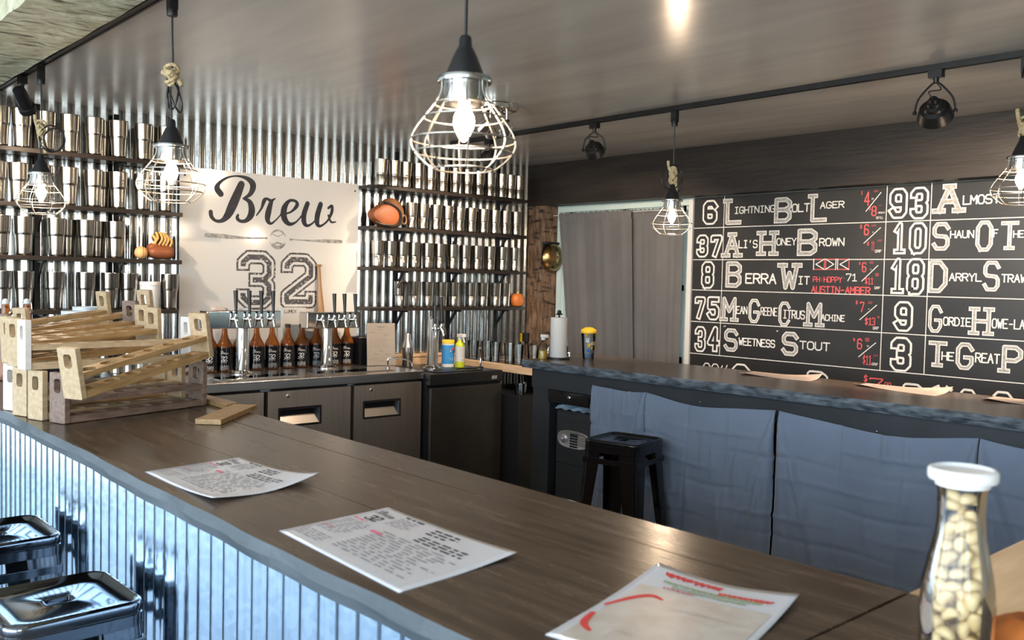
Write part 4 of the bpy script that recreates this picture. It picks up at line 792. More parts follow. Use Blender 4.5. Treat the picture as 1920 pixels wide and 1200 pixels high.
def wlab(i):
    i.poly([(-.030, .115), (-.02, .137), (.022, .140), (.031, .122), (.02, .104), (-.02, .102)]); i.stroke([(-.028, .062), (-.006, .062)], .02, 0); i.stroke([(.008, .058), (.024, .052)], .013); i.stroke([(-.025, .036), (.025, .036)], .004, 0)
label_on(wl, cm(.0437, .35), 'label_print', 'bucket', wlab)
label_on(wl, lambda u, v, l: cm(.0441, .35)(u, v, l), 'label_print', 'inkred', lambda i: (i.brush([(-.024, .128, .004), (0, .134, .008), (.024, .128, .004)]), i.brush([(-.022, .124, .003), (0, .128, .004), (.022, .125, .003)])))
label_on(wl, cm(.0441, .35), 'lettering', 'ink', lambda i: text(i, 'CLOROX', -.024, .106, .048, .014, .0030))
gb = T('soap_bottle', 'lime green spray bottle with a white label in front of the corrugated wall', 'bottle', (float(on(862.5, 660, 1, 4.96)[0]), 4.96, .93))
b = MB(); b.lathe([(.028, .0005), (.0335, .004), (.0345, .014), (.0345, .150), (.031, .168), (.018, .184), (.0145, .196)], 24); b.build('body', 'greenliq', gb)
b = MB(); b.lathe([(.0349, .045), (.0349, .150)], 24, cap0=False, cap1=False); gw = b.build('label', 'white', gb)
label_on(gw, cm(.0350, -.1), 'label_lettering', 'inkgrey', lambda i: (greek(i, -.026, .143, .052, 9, .0085, .0014, 5, 1, .008), i.stroke([(-.012, .056), (-.006, .056)], .007, 0), i.stroke([(0, .056), (.006, .056)], .007, 0), i.stroke([(.012, .056), (.018, .056)], .007, 0)))
b = MB(); b.lathe([(.0155, .194), (.0155, .212), (.010, .216)], 16); b.mm(-.016, .016, -.045, .02, .214, .236); b.add([(-.006, -.036, .216), (.006, -.036, .216), (.006, -.026, .216), (-.006, -.026, .216), (-.005, -.050, .178), (.005, -.050, .178), (.005, -.044, .176), (-.005, -.044, .176)], [(0, 1, 5, 4), (1, 2, 6, 5), (2, 3, 7, 6), (3, 0, 4, 7), (4, 5, 6, 7)]); b.build('trigger_head', 'cupclear' if False else 'lid', gb, bevel=.002)
# corner sink counter
sk = T('sink_counter', 'raw pine-edged counter with a small sink in the corner by the post', 'counter', (4.65, 4.8, 0)); X = at(sk)
b = MB(); b.X = X; b.mm(4.29, 5.02, 4.16, 5.46, .905, .945); b.build('countertop', 'backtop', sk)
b = MB(); b.X = X; b.mm(4.25, 4.288, 4.16, 5.46, .897, .951); b.build('front_rail', 'pine', sk, bevel=.003)
b = MB(); b.X = X; b.mm(4.45, 4.85, 4.55, 5.15, .9455, .952); b.build('sink_rim', 'steel', sk, bevel=.003)
for y in (4.2, 5.38):
    b = MB(); b.X = X; b.mm(4.30, 4.36, y, y+.06, 0, .905); b.build('leg', 'pine', sk)
b = MB(); zl = float(on(890, 659, 1, 5.40)[2]); b.mm(3.52, 4.245, 5.385, 5.42, .80, zl-.022); b.cur = 1; b.mm(3.52, 4.247, 5.38, 5.47, zl-.018, zl); tag(b.build('pine_ledge', ['pine', 'pine'], bevel=.002), 'raw pine ledge board along the corrugated wall behind the spray bottle', 'ledge')
fc = T('faucet', 'chrome gooseneck faucet with lever handles at the corner sink', 'faucet', (4.92, 4.93, .9458))
b = MB(); b.tube(smooth([(0, 0, 0), (0, 0, .06), (-.005, 0, .10), (-.05, -.005, .135), (-.11, -.01, .13), (-.15, -.01, .095), (-.152, -.01, .06)], 5), .010, 10); b.build('spout', 'chrome', fc); b = MB(); b.mm(-.03, .03, -.11, .11, .007, .025); b.build('base', 'chrome', fc, bevel=.006)
for y in (-.09, .09): b = MB(); b.lathe([(.014, .02), (.012, .05), (.02, .055), (.018, .068)], 12, (0, y, 0)); b.build('valve', 'chrome', fc)
q = on(901, 690, 2, .9305); tp = T('tap_spout', 'slender curved chrome filler tap standing at the kegerator corner', 'tap', (min(KX1-.03, float(q[0])), float(q[1]), .9305))
b = MB(); b.tube(smooth([(0, 0, .012), (0, 0, .04), (.004, 0, .07), (-.002, -.004, .105), (-.018, -.012, .135), (-.026, -.02, .142)], 5), [.007]*26, 8); b.build('spout', 'chrome', tp); b = MB(); b.lathe([(.022, 0), (.022, .008), (.010, .014)], 16); b.build('base', 'blackplastic', tp)
gl1 = MB(); gl1.lathe([(.030, 0), (.032, .002), (.0425, .145), (.0412, .145), (.030, .012)], 20, cap1=True)
go = None
for k, (px, y) in enumerate(((909, 5.12), (919, 5.02), (929, 5.17), (938, 4.9), (948, 5.05), (958, 4.82))):
    x = max(4.345, float(on(px, 672, 1, y)[0])); x = 4.36+.085*(k % 2)
    y = 5.28-.125*k
    if go is None: go = gl1.build('pint_glass', 'glass'); o = go
    else: o = go.copy(); COL.objects.link(o)
    o.location = (4.335+.03*(k % 2)+.012*k*0, y, .9455); tag(o, f'clear pint glass, {ORD[k]} from the corrugated wall along the pine counter edge', 'glass', 'pint glasses by the sink')
mc = T('steel_cup', 'small steel measuring cup at the near end of the sink counter', 'cup', (4.40, 4.26, .9455)); b = MB(); b.lathe([(.026, 0), (.028, .003), (.030, .06), (.0285, .06), (.026, .006)], 20); b.build('body', 'steel', mc); b = MB(); b.tube(arc((.03, 0, .035), .016, -90, 90, 8), .003, 6); b.build('handle', 'steel', mc)
bk = MB(); bk.mm(4.16, 4.70, 4.56, 5.15, 0.0, .76); tag(bk.build('black_cabinet', 'blackplastic', bevel=.004), 'plain black cabinet in the shade under the sink counter', 'cabinet')
dg = MB(); dg.lathe([(.026, 0), (.030, .004), (.036, .075), (.034, .075), (.027, .01)], 16); d0 = None
for k, (x, y) in enumerate(((4.20, 4.61), (4.285, 4.66), (4.37, 4.62), (4.455, 4.68), (4.54, 4.62), (4.62, 4.7))):
    if d0 is None: d0 = dg.build('bar_glass', 'cupclear'); o = d0
    else: o = d0.copy(); COL.objects.link(o)
    o.location = (x, y, .7605); tag(o, f'short smoky glass, {ORD[k]} from the kegerator on the black cabinet', 'glass', 'short glasses on the black cabinet')
# post fittings and things at the back counter's end
bl = T('gong_bell', 'round aged-brass gong bell with black bracket on the corner post', 'bell', (float(on(1035, 483, 1, 5.25)[0]), 5.255, float(on(1035, 483, 1, 5.25)[2]))); RB = .112
b = MB(); b.X = Matrix.Rotation(PI/2, 4, 'X'); b.lathe([(RB, -.005), (RB*1.02, .002), (RB*.98, .018), (RB*.86, .040), (RB*.6, .058), (RB*.3, .066), (.012, .068)], 36, cap0=True); b.build('gong', 'brass', bl)
b = MB(); b.X = Matrix.Rotation(PI/2, 4, 'X'); b.lathe([(.012, .066), (.012, .074), (.005, .078)], 14); b.build('screw', 'brass', bl)
b = MB(); b.mm(-.10, .10, .006, .016, -.06, .125); b.mm(-.10, .10, -.012, .006, .105, .125); b.build('backplate', 'blackmetal', bl, bevel=.004)
b = MB(); b.tube([(.085, -.012, .12), (.085, -.026, .112), (.085, -.026, .075)], .006, 8); b.ball((.085, -.026, .068), .012, 10, 8); b.build('striker', 'blackmetal', bl)
yc = MB(); P = [(980, 385), (983, 430), (979, 470), (980, 520), (977, 560), (981, 590)]
yc.tube(smooth([tuple(on(a, b_, 0, 5.036)) for a, b_ in P], 5), .005, 8); o = yc.build('yellow_cable', 'cable'); tag(o, 'yellow cable hanging down beside the corner post', 'cable')
q = on(986, 632, 0, 5.03); b = MB(); b.mm(5.015, 5.042, q[1]-.03, q[1]+.03, q[2]-.035, q[2]+.035); ol = T('wall_outlet', 'small dark outlet box with a yellow side on the corner post', 'outlet', (0, 0, 0)); b.build('box', 'blackplastic', ol, bevel=.003)
b = MB(); b.mm(5.012, 5.040, q[1]+.031, q[1]+.045, q[2]-.04, q[2]+.03); b.build('side_cover', 'yellow', ol)
pt = T('paper_towel_roll', 'upright roll of paper towels on a black holder at the end of the dark counter', 'paper towel roll', (4.10, 4.02, 1.07)); px_ = on(1047, 660, 1, 3.98); pt.location = (float(px_[0]), 3.98, 1.07)
b = MB(); b.lathe([(.020, .012), (.052, .012), (.052, .255), (.020, .255)], 28); b.build('towel', 'white', pt); b = MB(); b.lathe([(.07, .0005), (.07, .010), (.01, .012)], 24); b.lathe([(.006, .01), (.006, .272)], 10); b.build('holder', 'blackmetal', pt); b = MB(); b.ball((0, 0, .288), .014, 12, 8); b.box((0, 0, .276), (.045, .012, .009)); b.build('finial', 'blackmetal', pt)
sb = T('spray_bottle', 'small clear spray bottle of yellow liquid in front of the corner post', 'bottle', (float(on(1018, 660, 1, 4.03)[0]), 4.03, 1.07))
b = MB(); b.lathe([(.024, .0005), (.027, .004), (.027, .05)], 18); b.build('liquid', 'yelliq', sb); b = MB(); b.lathe([(.0275, .001), (.028, .085), (.014, .108), (.011, .118)], 18, cap0=False); b.build('body', 'cupclear', sb); b = MB(); b.lathe([(.013, .116), (.013, .132)], 12); b.mm(-.012, .012, -.035, .014, .132, .15); b.build('trigger_head', 'lid', sb, bevel=.002)
cu = T('travel_cup', 'clear travel cup with yellow lid and blue and yellow print on the dark counter', 'cup', (float(on(1103, 660, 1, 3.90)[0]), 3.90, 1.07))
b = MB(); b.lathe([(.033, .0005), (.035, .004), (.047, .165), (.0455, .165), (.034, .008)], 28); b.build('body', 'cupclear', cu)
b = MB(); b.lathe([(.030, .010), (.0315, .012), (.0435, .158)], 28, cap1=False); b.build('added_inner_wall', 'cup_lightener', cu)  # added layer that keeps the clear cup from looking dark
b = MB(); b.lathe([(.0485, .160), (.0495, .166), (.0495, .176), (.046, .182), (.040, .185), (.022, .196), (.010, .197)], 28); b.build('lid', 'yellow', cu)
def conemap(u, v, l): r = .0335+.0135*v/.165+.0006; a = u/.04; return (r*math.sin(a), -r*math.cos(a), v)
def pr1(i):
    for u, v, w, h in ((-.05, .010, .10, .022), (-.045, .045, .020, .020), (.012, .038, .016, .018), (.035, .05, .015, .02)): i.poly([(u+w*t, v) for t in (0, .33, .66, 1)]+[(u+w*t, v+h) for t in (1, .66, .33, 0)])
def pr2(i):
    for u, v, w, h in ((-.05, .140, .10, .02), (-.040, .075, .018, .024), (.002, .085, .018, .026), (.030, .08, .016, .022), (-.016, .060, .012, .018)): i.poly([(u+w*t, v) for t in (0, .33, .66, 1)]+[(u+w*t, v+h) for t in (1, .66, .33, 0)])
label_on(cu, conemap, 'print', 'bluepl', pr1); label_on(cu, conemap, 'print', 'yellow', pr2)
label_on(cu, conemap, 'print', 'white', lambda i: [i.poly([(u+w*t, v) for t in (0, .5, 1)]+[(u+w*t, v+h) for t in (1, .5, 0)]) for u, v, w, h in ((-.048, .104, .02, .028), (-.018, .088, .016, .02), (.022, .112, .02, .022), (-.006, .036, .014, .02))])

# ================================================================== WINDOW CURTAINS
def curtain(label, y0, y1, y0b, y1b, x, seed, amp):
    r = random.Random(seed); ph = [r.uniform(0, 6.3) for _ in range(6)]; ztop = 2.085
    def fn(u, v):
        d = 1-v; ya = y0*v+y0b*d; yb_ = y1*v+y1b*d; y = ya+(yb_-ya)*u; z = .82+(ztop-.82)*v
        f = .6+.4*d
        xx = x+amp*f*(math.sin(17*u+ph[0]+.6*d)+.5*math.sin(31*u+ph[1])+.35*math.sin(53*u+ph[2]+d))
        if v > .955: xx += .006*math.sin(150*u)*(1 if v < .99 else .4); z += .004*math.sin(90*u+ph[3])
        if .93 < v <= .955: xx += .004
        xx += .003*math.exp(-((v-.46)/.006)**2)-.003*math.exp(-((v-.40)/.006)**2)
        return (xx, y, z)
    b = MB(); b.sheet(fn, 150, 70); o = b.build('window_curtain', 'fabric', ang=0); o.data.shade_smooth(); o.modifiers.new('solid', 'SOLIDIFY').thickness = .0015
    return tag(o, label, 'curtain', 'grey window curtains')
curtain('dark grey window curtain nearer the corner post and bell', 5.185, 4.415, 5.02, 4.36, 5.10, 3, .013)
curtain('dark grey window curtain nearer the chalkboard', 4.50, 3.965, 4.42, 3.975, 5.140, 8, .010)
b = MB(); b.tube([(5.122, 5.26, 2.072), (5.122, 3.96, 2.072)], .003, 8); tag(b.build('curtain_rod', 'white'), 'thin rod carrying the grey window curtains', 'curtain rod')

# ================================================================== TRACKS AND LAMPS
TX, RX = 1.148, 3.83
def track(label, x, y0, y1):
    t = T('track_rail', label, 'track rail', (x, (y0+y1)/2, CEIL)); X = at(t)
    b = MB(); b.X = X; b.mm(x-.018, x+.018, y0, y1, CEIL-.020, CEIL-.0005); b.mm(x-.018, x-.010, y0, y1, CEIL-.024, CEIL-.02); b.mm(x+.010, x+.018, y0, y1, CEIL-.024, CEIL-.02); b.build('rail', 'blackmetal', t)
    for y in (y0, y1): b = MB(); b.X = X; b.mm(x-.020, x+.020, y-.012, y+.012, CEIL-.026, CEIL-.0005); b.build('end_cap', 'blackmetal', t)
track('black lighting track along the rough-hewn timber', TX, 0.2, 5.25)
track('black lighting track across the ceiling in front of the dark beam', RX, 0.3, float(on(850, 279, 0, RX)[1]))
def bulb_shape(): return [(.004, .012), (.013, .010), (.0135, -.012), (.016, -.020), (.0235, -.035), (.0255, -.048), (.023, -.062), (.015, -.080), (.007, -.092), (.002, -.096)]
CAGE = [(.0455, .000), (.047, -.022), (.060, -.046), (.081, -.074), (.098, -.098), (.1055, -.118), (.103, -.135), (.090, -.153), (.068, -.172), (.058, -.176)]
def pendant(label, x, y, zc, zk, knot, cord_extra, grp=None, rot=0.0, plug=True):
    """zc: height of the collar top; zk: height of the rope knot (None: no knot)"""
    t = T('pendant_lamp', label, 'pendant lamp', (x, y, CEIL-.026)); X = at(t) @ Matrix.Translation((x, y, zc)) @ Matrix.Rotation(rot, 4, 'Z')
    b = MB(); b.X = at(t) @ Matrix.Translation((x, y, 0)); b.mm(-.013, .013, -.017, .017, CEIL-.085, CEIL-.025); b.lathe([(.016, CEIL-.105), (.017, CEIL-.10), (.017, CEIL-.07), (.012, CEIL-.06)], 14); b.build('track_plug', 'blackmetal', t)
    b = MB(); b.X = at(t); pts = [(x, y, CEIL-.10), (x+.001, y, (CEIL+zc)/2+.1)]
    if zk: pts += [(x+.003, y, zk+.02), (x-.003, y+.004, zk-.04)]
    pts += [(x, y, zc+.095), (x, y, zc+.06)]
    b.tube(smooth(pts, 5), .0034, 8); cd_ = b.build('cord', 'blackplastic', t)
    for k, (dx, dy, dz, r1, r2, tilt) in enumerate(cord_extra):
        b = MB(); b.X = at(t) @ Matrix.Translation((x+dx, y+dy, (zk or zc)+dz)) @ Matrix.Rotation(-math.atan2(x, y), 4, 'Z') @ Matrix.Rotation(tilt, 4, 'Y')
        b.tube([(r1*math.cos(a), .006*math.sin(3*a), r2*math.sin(a)) for a in [2*PI*i/36 for i in range(36)]], .0033, 8, True); b.build('cord_loop', 'blackplastic', t)
    if zk:
        rr = random.Random(int(zk*1000)); b = MB(); b.X = at(t)
        base = Vector((x, y, zk))
        b.ball(tuple(base), .017, 12, 8, 1, 1, knot*.9)
        for i in range(7):
            ax = Vector((rr.uniform(-1, 1), rr.uniform(-1, 1), rr.uniform(-.6, .6))).normalized(); u = ax.orthogonal().normalized(); w = ax.cross(u); r0 = rr.uniform(.014, .021)
            b.tube([tuple(base+Vector((0, 0, rr.uniform(-.001, .001)+(i-3)*.0065*knot))+(u*math.cos(a)+w*math.sin(a))*r0) for a in [2*PI*j/16 for j in range(16)]], .0058, 7, True)
        cam_r = Vector((math.cos(YAW), -math.sin(YAW), 0))
        for sgn, up in ((-1, .075 if knot > 1.2 else .01), (.7 if knot > 1.2 else 1, -.06*knot if knot > 1.2 else -.035)):
            b.tube(smooth([tuple(base), tuple(base+cam_r*sgn*.022+Vector((0, 0, up*.5))), tuple(base+cam_r*sgn*(.032 if knot < 1.2 else .028)+Vector((0, 0, up)))], 5), [.008]*10+[.0065], 8)
        b.build('rope_knot', 'rope', t)
    b = MB(); b.X = X; b.lathe([(.0405, .006), (.036, .020), (.026, .045), (.018, .062), (.0135, .068), (.0125, .085), (.009, .090)], 24); b.build('socket_cap', 'blackplastic', t)
    b = MB(); b.X = X; b.lathe([(.0405, -.046), (.0430, -.030), (.0415, -.010), (.0420, -.004), (.0535, -.004), (.0555, .001), (.0535, .008), (.042, .009)], 32, cap0=False, cap1=True); b.build('collar', 'galv', t)
    cg = MB(); cg.X = X; prof = smooth([(r, 0, z) for r, z in CAGE], 4)
    for k in range(8):
        a = 2*PI*k/8; cg.tube([(p[0]*math.cos(a), p[0]*math.sin(a), p[2]) for p in prof], .0018, 6)
    for r, z in ((.0605, -.046), (.0815, -.074), (.1065, -.118), (.0985, -.143), (.059, -.1755)):
        cg.tube([(r*math.cos(a), r*math.sin(a), z) for a in [2*PI*i/40 for i in range(40)]], .0019, 6, True)
    cg.build('wire_cage', 'wire', t)
    b = MB(); b.X = X; b.lathe([(.017, .0), (.017, -.030), (.0155, -.034)], 16); b.build('lamp_holder', 'white', t)
    b = MB(); b.X = X @ Matrix.Translation((0, 0, -.040)) @ Matrix.Scale(.84, 4); b.lathe(bulb_shape()[1:], 20); b.build('bulb', 'bulb', t)
    return t
yy = lambda px, py: float(on(px, py, 0, TX)[1])
pendant('large caged pendant lamp hanging over the middle of the front bar', TX, yy(870, 225), 1.945, None, 1, [(.030, -.0265, .333, .038, .030, 0), (.0285, -.025, .346, .035, .022, .2)], rot=.2)
pendant('caged pendant lamp with a round rope knot hanging in front of the sign edge', TX, yy(321, 335), 1.955, 2.188, 1.0, [(.004, 0, -.055, .016, .055, .1), (.010, 0, -.060, .014, .060, -.3)], rot=.5)
pendant('caged pendant lamp near the far end of the hewn timber by the steel tumblers', TX, yy(77, 355), 1.975, 2.165, 1.6, [(.035, -.03, -.03, .048, .058, 0), (.045, -.04, -.035, .042, .052, .2)], rot=.1)
pendant('caged pendant lamp hanging in front of the window curtains', RX, 3.04, 1.985, 2.12, 1.5, [(-.01, 0, -.01, .052, .065, .2), (.012, 0, -.02, .036, .07, -.2)], rot=.3)
pendant('caged pendant lamp at the picture edge in front of the chalkboard', RX, 1.34, 2.065, 2.18, 1.3, [(.006, 0, -.04, .013, .05, .1)], rot=.4)

def aim(d):
    z = Vector(d).normalized(); x = z.cross(Vector((0, 0, 1))); x = x.normalized() if x.length > 1e-4 else Vector((1, 0, 0)); y = z.cross(x)
    return Matrix(((x.x, y.x, z.x, 0), (x.y, y.y, z.y, 0), (x.z, y.z, z.z, 0), (0, 0, 0, 1)))
def lamp(parent, loc, d, e, ang, blend=.5, size=.03):
    l = bpy.data.lights.new('spot_beam', 'SPOT'); l.energy = e; l.color = WARM; l.spot_size = math.radians(ang); l.spot_blend = blend; l.shadow_soft_size = size
    o = bpy.data.objects.new('spot_beam', l); COL.objects.link(o); o.parent = parent
    o.matrix_basis = Matrix.Translation(Vector(loc)-parent.location) @ aim([-c for c in d]); return o
def barn(label, x, y, zs, d, e, ang=75, yokerot=0.0, s=1.0):
    """bell-shaped track spot: d is the way it shines"""
    t = T('track_spotlight', label, 'spotlight', (x, y, CEIL-.026)); c = Vector((x, y, zs)); d = Vector(d).normalized()
    b = MB(); b.X = at(t); b.mm(x-.016, x+.016, y-.028, y+.028, CEIL-.055, CEIL-.024); b.lathe([(.010, CEIL-.075), (.012, CEIL-.055)], 12, (x, y, 0)); b.build('track_plug', 'blackmetal', t)
    X = at(t) @ Matrix.Translation(c) @ aim(d)
    ydir = d.cross(Vector((0, 0, 1))).normalized()
    top = Vector((x, y, CEIL-.074)); a = c+ydir*.078*s; a2 = c-ydir*.078*s
    b = MB(); b.X = at(t); b.tube(smooth([tuple(a), tuple(a+Vector((0, 0, .055))-ydir*.012*s), tuple(top+ydir*.022+Vector((0, 0, -.012))), tuple(top), tuple(top-ydir*.022+Vector((0, 0, -.012))), tuple(a2+Vector((0, 0, .055))+ydir*.012*s), tuple(a2)], 5), .0042, 8); b.build('yoke', 'blackmetal', t)
    b = MB(); b.X = X
    b.lathe([(r*s, z*s) for r, z in ((.006, -.078), (.016, -.076), (.018, -.060), (.026, -.058), (.028, -.046), (.040, -.040), (.043, -.028), (.058, -.020), (.064, -.004), (.070, .018), (.072, .026), (.066, .024), (.050, .0))], 28, cap1=False); b.build('shade', 'blackmetal', t)
    for q in (a, a2): b = MB(); b.X = at(t); b.ball(tuple(q), .009, 10, 6); b.build('pivot_knob', 'blackmetal', t)
    b = MB(); b.X = at(t); hook = c-d*.075*s; b.tube(smooth([tuple(top), tuple(top+Vector((0, 0, -.03))+ydir*.02), tuple(hook+Vector((0, 0, .03))-ydir*.018), tuple(hook)], 5), .0026, 6); b.build('cord', 'blackplastic', t)
    b = MB(); b.X = X; b.lathe([(.05*s, .006*s), (.001, .014*s)], 20); b.build('lens', 'spotface', t)
    if e: lamp(t, c+d*.035*s, d, e, ang)
    return t
barn('black bell-shaped track spotlight above the price column of the chalkboard', RX, 1.685, 2.285, (.85, .25, -.62), SPOT*1.1, 95, s=1.0)
barn('black bell-shaped track spotlight above the window curtains', RX, 3.615, 2.305, (.75, .35, -.62), SPOT*.45, 85, s=.85)
barn('black bell-shaped track spotlight seen behind the large pendant cage', RX, 4.55, 2.34, (.15, .75, -.62), SPOT*.55, 85, s=.8)
cyl = T('track_spotlight', 'black cylindrical track spotlight beside the rough-hewn timber', 'spotlight', (TX, yy(42, 160), CEIL-.026)); c = Vector((TX, yy(46, 180), 2.330)); d = Vector((.42, .62, -.50)).normalized()
b = MB(); b.X = at(cyl); b.mm(TX-.016, TX+.016, cyl.location.y-.028, cyl.location.y+.028, CEIL-.060, CEIL-.024); b.build('track_plug', 'blackmetal', cyl)
b = MB(); b.X = at(cyl); b.tube([(TX, cyl.location.y, CEIL-.055), (TX, cyl.location.y, CEIL-.10), tuple(c)], .008, 8); b.build('stem', 'blackmetal', cyl)
b = MB(); b.X = at(cyl) @ Matrix.Translation(c) @ aim(d); b.lathe([(.012, -.085), (.027, -.082), (.030, -.06), (.030, .02), (.038, .024), (.040, .05), (.036, .05), (.033, .03)], 24, cap1=False); b.build('shade', 'blackmetal', cyl)
b = MB(); b.X = at(cyl) @ Matrix.Translation(c) @ aim(d); b.lathe([(.032, .03), (.001, .034)], 18); b.build('lens', 'spotface', cyl)
lamp(cyl, c+d*.055, d, SPOT*.5, 80)
# round ceiling fixture
q = on(925, 196, 2, CEIL); cf = T('ceiling_spotlight', 'round chrome ceiling fixture with three small spot heads beside the large pendant', 'ceiling light', (float(q[0]), float(q[1]), CEIL))
b = MB(); b.lathe([(.135, -.0005), (.135, -.006), (.128, -.010), (.128, -.030), (.120, -.034), (.0, -.030)], 40, cap1=False); b.build('canopy', 'chrome', cf)
for k, (a, dr_) in enumerate(((200, (-.12, .78, -.45)), (310, (.35, .75, -.5)), (60, (.75, .55, -.5)))):
    px_, py_ = .075*math.cos(math.radians(a)), .075*math.sin(math.radians(a)); d = Vector(dr_).normalized(); c = Vector((px_, py_, -.125))
    b = MB(); b.tube([(px_, py_, -.03), (px_, py_, -.09), tuple(c)], .006, 8); hd = b.build('stem', 'chrome', cf)
    b = MB(); b.X = Matrix.Translation(c) @ aim(d); b.lathe([(.010, -.045), (.026, -.040), (.030, -.02), (.034, .03), (.036, .034), (.031, .032)], 22, cap1=False); b.build('spot_head', 'chrome', hd)
    b = MB(); b.X = Matrix.Translation(c) @ aim(d); b.lathe([(.030, .022), (.001, .028)], 18); b.build('lens', 'spotface', hd)
    lamp(cf, cf.location+c+d*.045, d, SPOT*(.5, .5, .3)[k], 75)

# ================================================================== BAR STOOLS
def stool(label, loc, rz, m, grp):
    t = T('bar_stool', label, 'bar stool', loc, (0, 0, rz), grp); H = .76; b = MB()
    b.loops([rsq(h, r, z, 5, hy) for h, hy, r, z in ((.030, .020, .010, H-.020), (.030, .020, .010, H-.012), (.034, .024, .013, H-.0095), (.040, .030, .015, H-.0115), (.10, .10, .03, H-.0135), (.135, .135, .035, H-.012), (.1415, .1415, .038, H-.004), (.147, .147, .040, H), (.1525, .1525, .042, H-.002), (.1550, .1550, .043, H-.008), (.1550, .1550, .043, H-.024), (.1530, .1530, .042, H-.026), (.1530, .1530, .042, H-.031), (.1555, .1555, .043, H-.033), (.1555, .1555, .043, H-.060), (.152, .152, .042, H-.062))])
    b.build('seat', m, t, ang=50)
    for sx, sy in ((1, 1), (-1, 1), (-1, -1), (1, -1)):
        b = MB(); rings = []
        for k in range(9):
            f = k/8; z = (H-.05)*(1-f)+.0*f; c = .150+.044*f; w = .098-.052*f; r = .030; th = .006
            P = [(c, c-w), (c, c-r)]+[(c-r+r*math.cos(a), c-r+r*math.sin(a)) for a in (PI/8, PI/4, 3*PI/8)]+[(c-r, c), (c-w, c)]
            Q = [(x-th if i < 4 else x, y-th if i > 2 else y) for i, (x, y) in enumerate(P)][::-1]
            rings.append([(x*sx, y*sy, z) for x, y in P+Q])
        b.loops(rings, True, True, True); lg = b.build('leg', m, t)
        b = MB(); b.mm(*sorted((sx*.154, sx*.197)), *sorted((sy*.154, sy*.197)), 0.0, .012); b.build('rubber_foot', 'blackplastic', lg)
    for z, o in ((.26, .172), (.655, .150)):
        for q in range(4):
            b = MB(); b.X = Matrix.Rotation(q*PI/2, 4, 'Z'); b.mm(-o, o, o-.004, o+.004, z-.014, z+.014); b.build('rung', m, t, bevel=.002)
    return t
stool('glossy dark metal bar stool at the corrugated bar, nearest the camera', (.640, 2.342, 0), .02, 'gunmetal', None)
stool('glossy dark metal bar stool at the corrugated bar, second from the camera', (.650, 3.045, 0), .01, 'gunmetal', None)
stool('black enamelled metal bar stool in front of the safe behind the bar', (3.50, 3.04, 0), .22, 'glossblack', None)

# ================================================================== MENUS AND PAPERS
def sheet(name, label, cat, A, B, C, D_, m, curl, grp=None, z=1.0712, seed=1):
    """paper with corners A B C D (top-left, top-right, bottom-right, bottom-left as its reader sees it); returns the object and map(u, v) in 0..1"""
    A, B, C, D_ = [Vector((p[0], p[1], z)) for p in (A, B, C, D_)]; c = (A+B+C+D_)/4
    def P(u, v, l=0):
        p = (D_*(1-u)+C*u)*(1-v)+(A*(1-u)+B*u)*v; cu = 0
        for (a, b_), k in curl.items():
            q = (u if a else 1-u)*(v if b_ else 1-v) if a is not None else (v if b_ else 1-v); cu += k*max(0, q-.35)**2
        return p+Vector((0, 0, cu+.0005*l))-c
    b = MB(); b.sheet(lambda u, v: tuple(P(u, v)), 24, 24); t = T(name, label, cat, tuple(c), group=grp)
    o = b.build('page', m, t, ang=0, flip=True); o.data.shade_smooth(); s = o.modifiers.new('solid', 'SOLIDIFY'); s.thickness = .0009; s.offset = -1 if (B-A).cross(A-D_).z > 0 else 1
    return t, P
def menu(label, A, B, C, D_, curl, seed):
    t, P = sheet('bar_menu', label, 'menu', A, B, C, D_, 'paper', curl, None)
    mp = lambda u, v, l: tuple(P(u/.38, v/.26, 1.6+l))
    i = Ink(mp); p_ = Ink(mp); g = Ink(mp)
    brew(i, .012, .212, .062/920); text(i, '32', .030, .176, .034, .026, .007)
    greek(i, .085, .243, .07, 1, .01, .006, seed); greek(g, .085, .228, .075, 5, .0095, .0032, seed+1)
    greek(p_, .012, .165, .060, 1, .01, .006, seed+2); p_.stroke([(.105, .140), (.140, .140)], .009, 0); greek(g, .012, .152, .09, 9, .0095, .0030, seed+3); greek(p_, .012, .094, .05, 1, .01, .005, seed+9)
    greek(i, .185, .236, .085, 3, .012, .0055, seed+4); greek(i, .200, .192, .15, 3, .011, .0048, seed+5); greek(g, .125, .155, .235, 12, .0105, .0034, seed+6, .97, .03); greek(g, .012, .055, .10, 4, .0095, .003, seed+7)
    i.build('printed_lettering', 'ink', t, ang=0, flip=True); g.build('printed_lettering', 'inkgrey', t, ang=0, flip=True); p_.build('printed_lettering', 'inkpink', t, ang=0, flip=True)
menu('laminated printed menu on the front bar, closest to the wooden racks', (1.047, 2.229), (1.066, 1.853), (.790, 1.808), (.791, 2.194), {(1, 1): .055, (1, 0): .03}, 10)
menu('laminated printed menu on the front bar between the other two sheets', (1.065, 1.565), (1.051, 1.149), (.788, 1.126), (.804, 1.541), {(1, 1): .02}, 30)
a, b2 = Vector((1.241, .719)), Vector((1.191, .953)); dn = Vector((-.342, -.085))
t, P = sheet('bar_menu', 'printed sheet with red heading on the front bar, closest to the snack jar', 'menu', b2+dn, a+dn, a, b2, 'paper', {(1, 0): .03, (0, 0): .03, (1, 1): .01}, None)
mp = lambda u, v, l: tuple(P(1-u/.24, 1-v/.35, 1.6+l) if False else P(u/.24, v/.35, 1.6+l))
rd, gr, gy = Ink(mp), Ink(mp), Ink(mp)
rr = random.Random(8)
def scrawl(i, u0, u1, v, h, w, n, seed):
    r = random.Random(seed); du = (u1-u0)/n
    for k in range(n):
        x = u0+du*k; i.stroke(smooth([(x, v), (x+du*.25, v+h*r.uniform(.5, 1)), (x+du*.55, v+h*.05), (x+du*.8, v+h*r.uniform(.3, .8)), (x+du*.95, v)], 3), w)
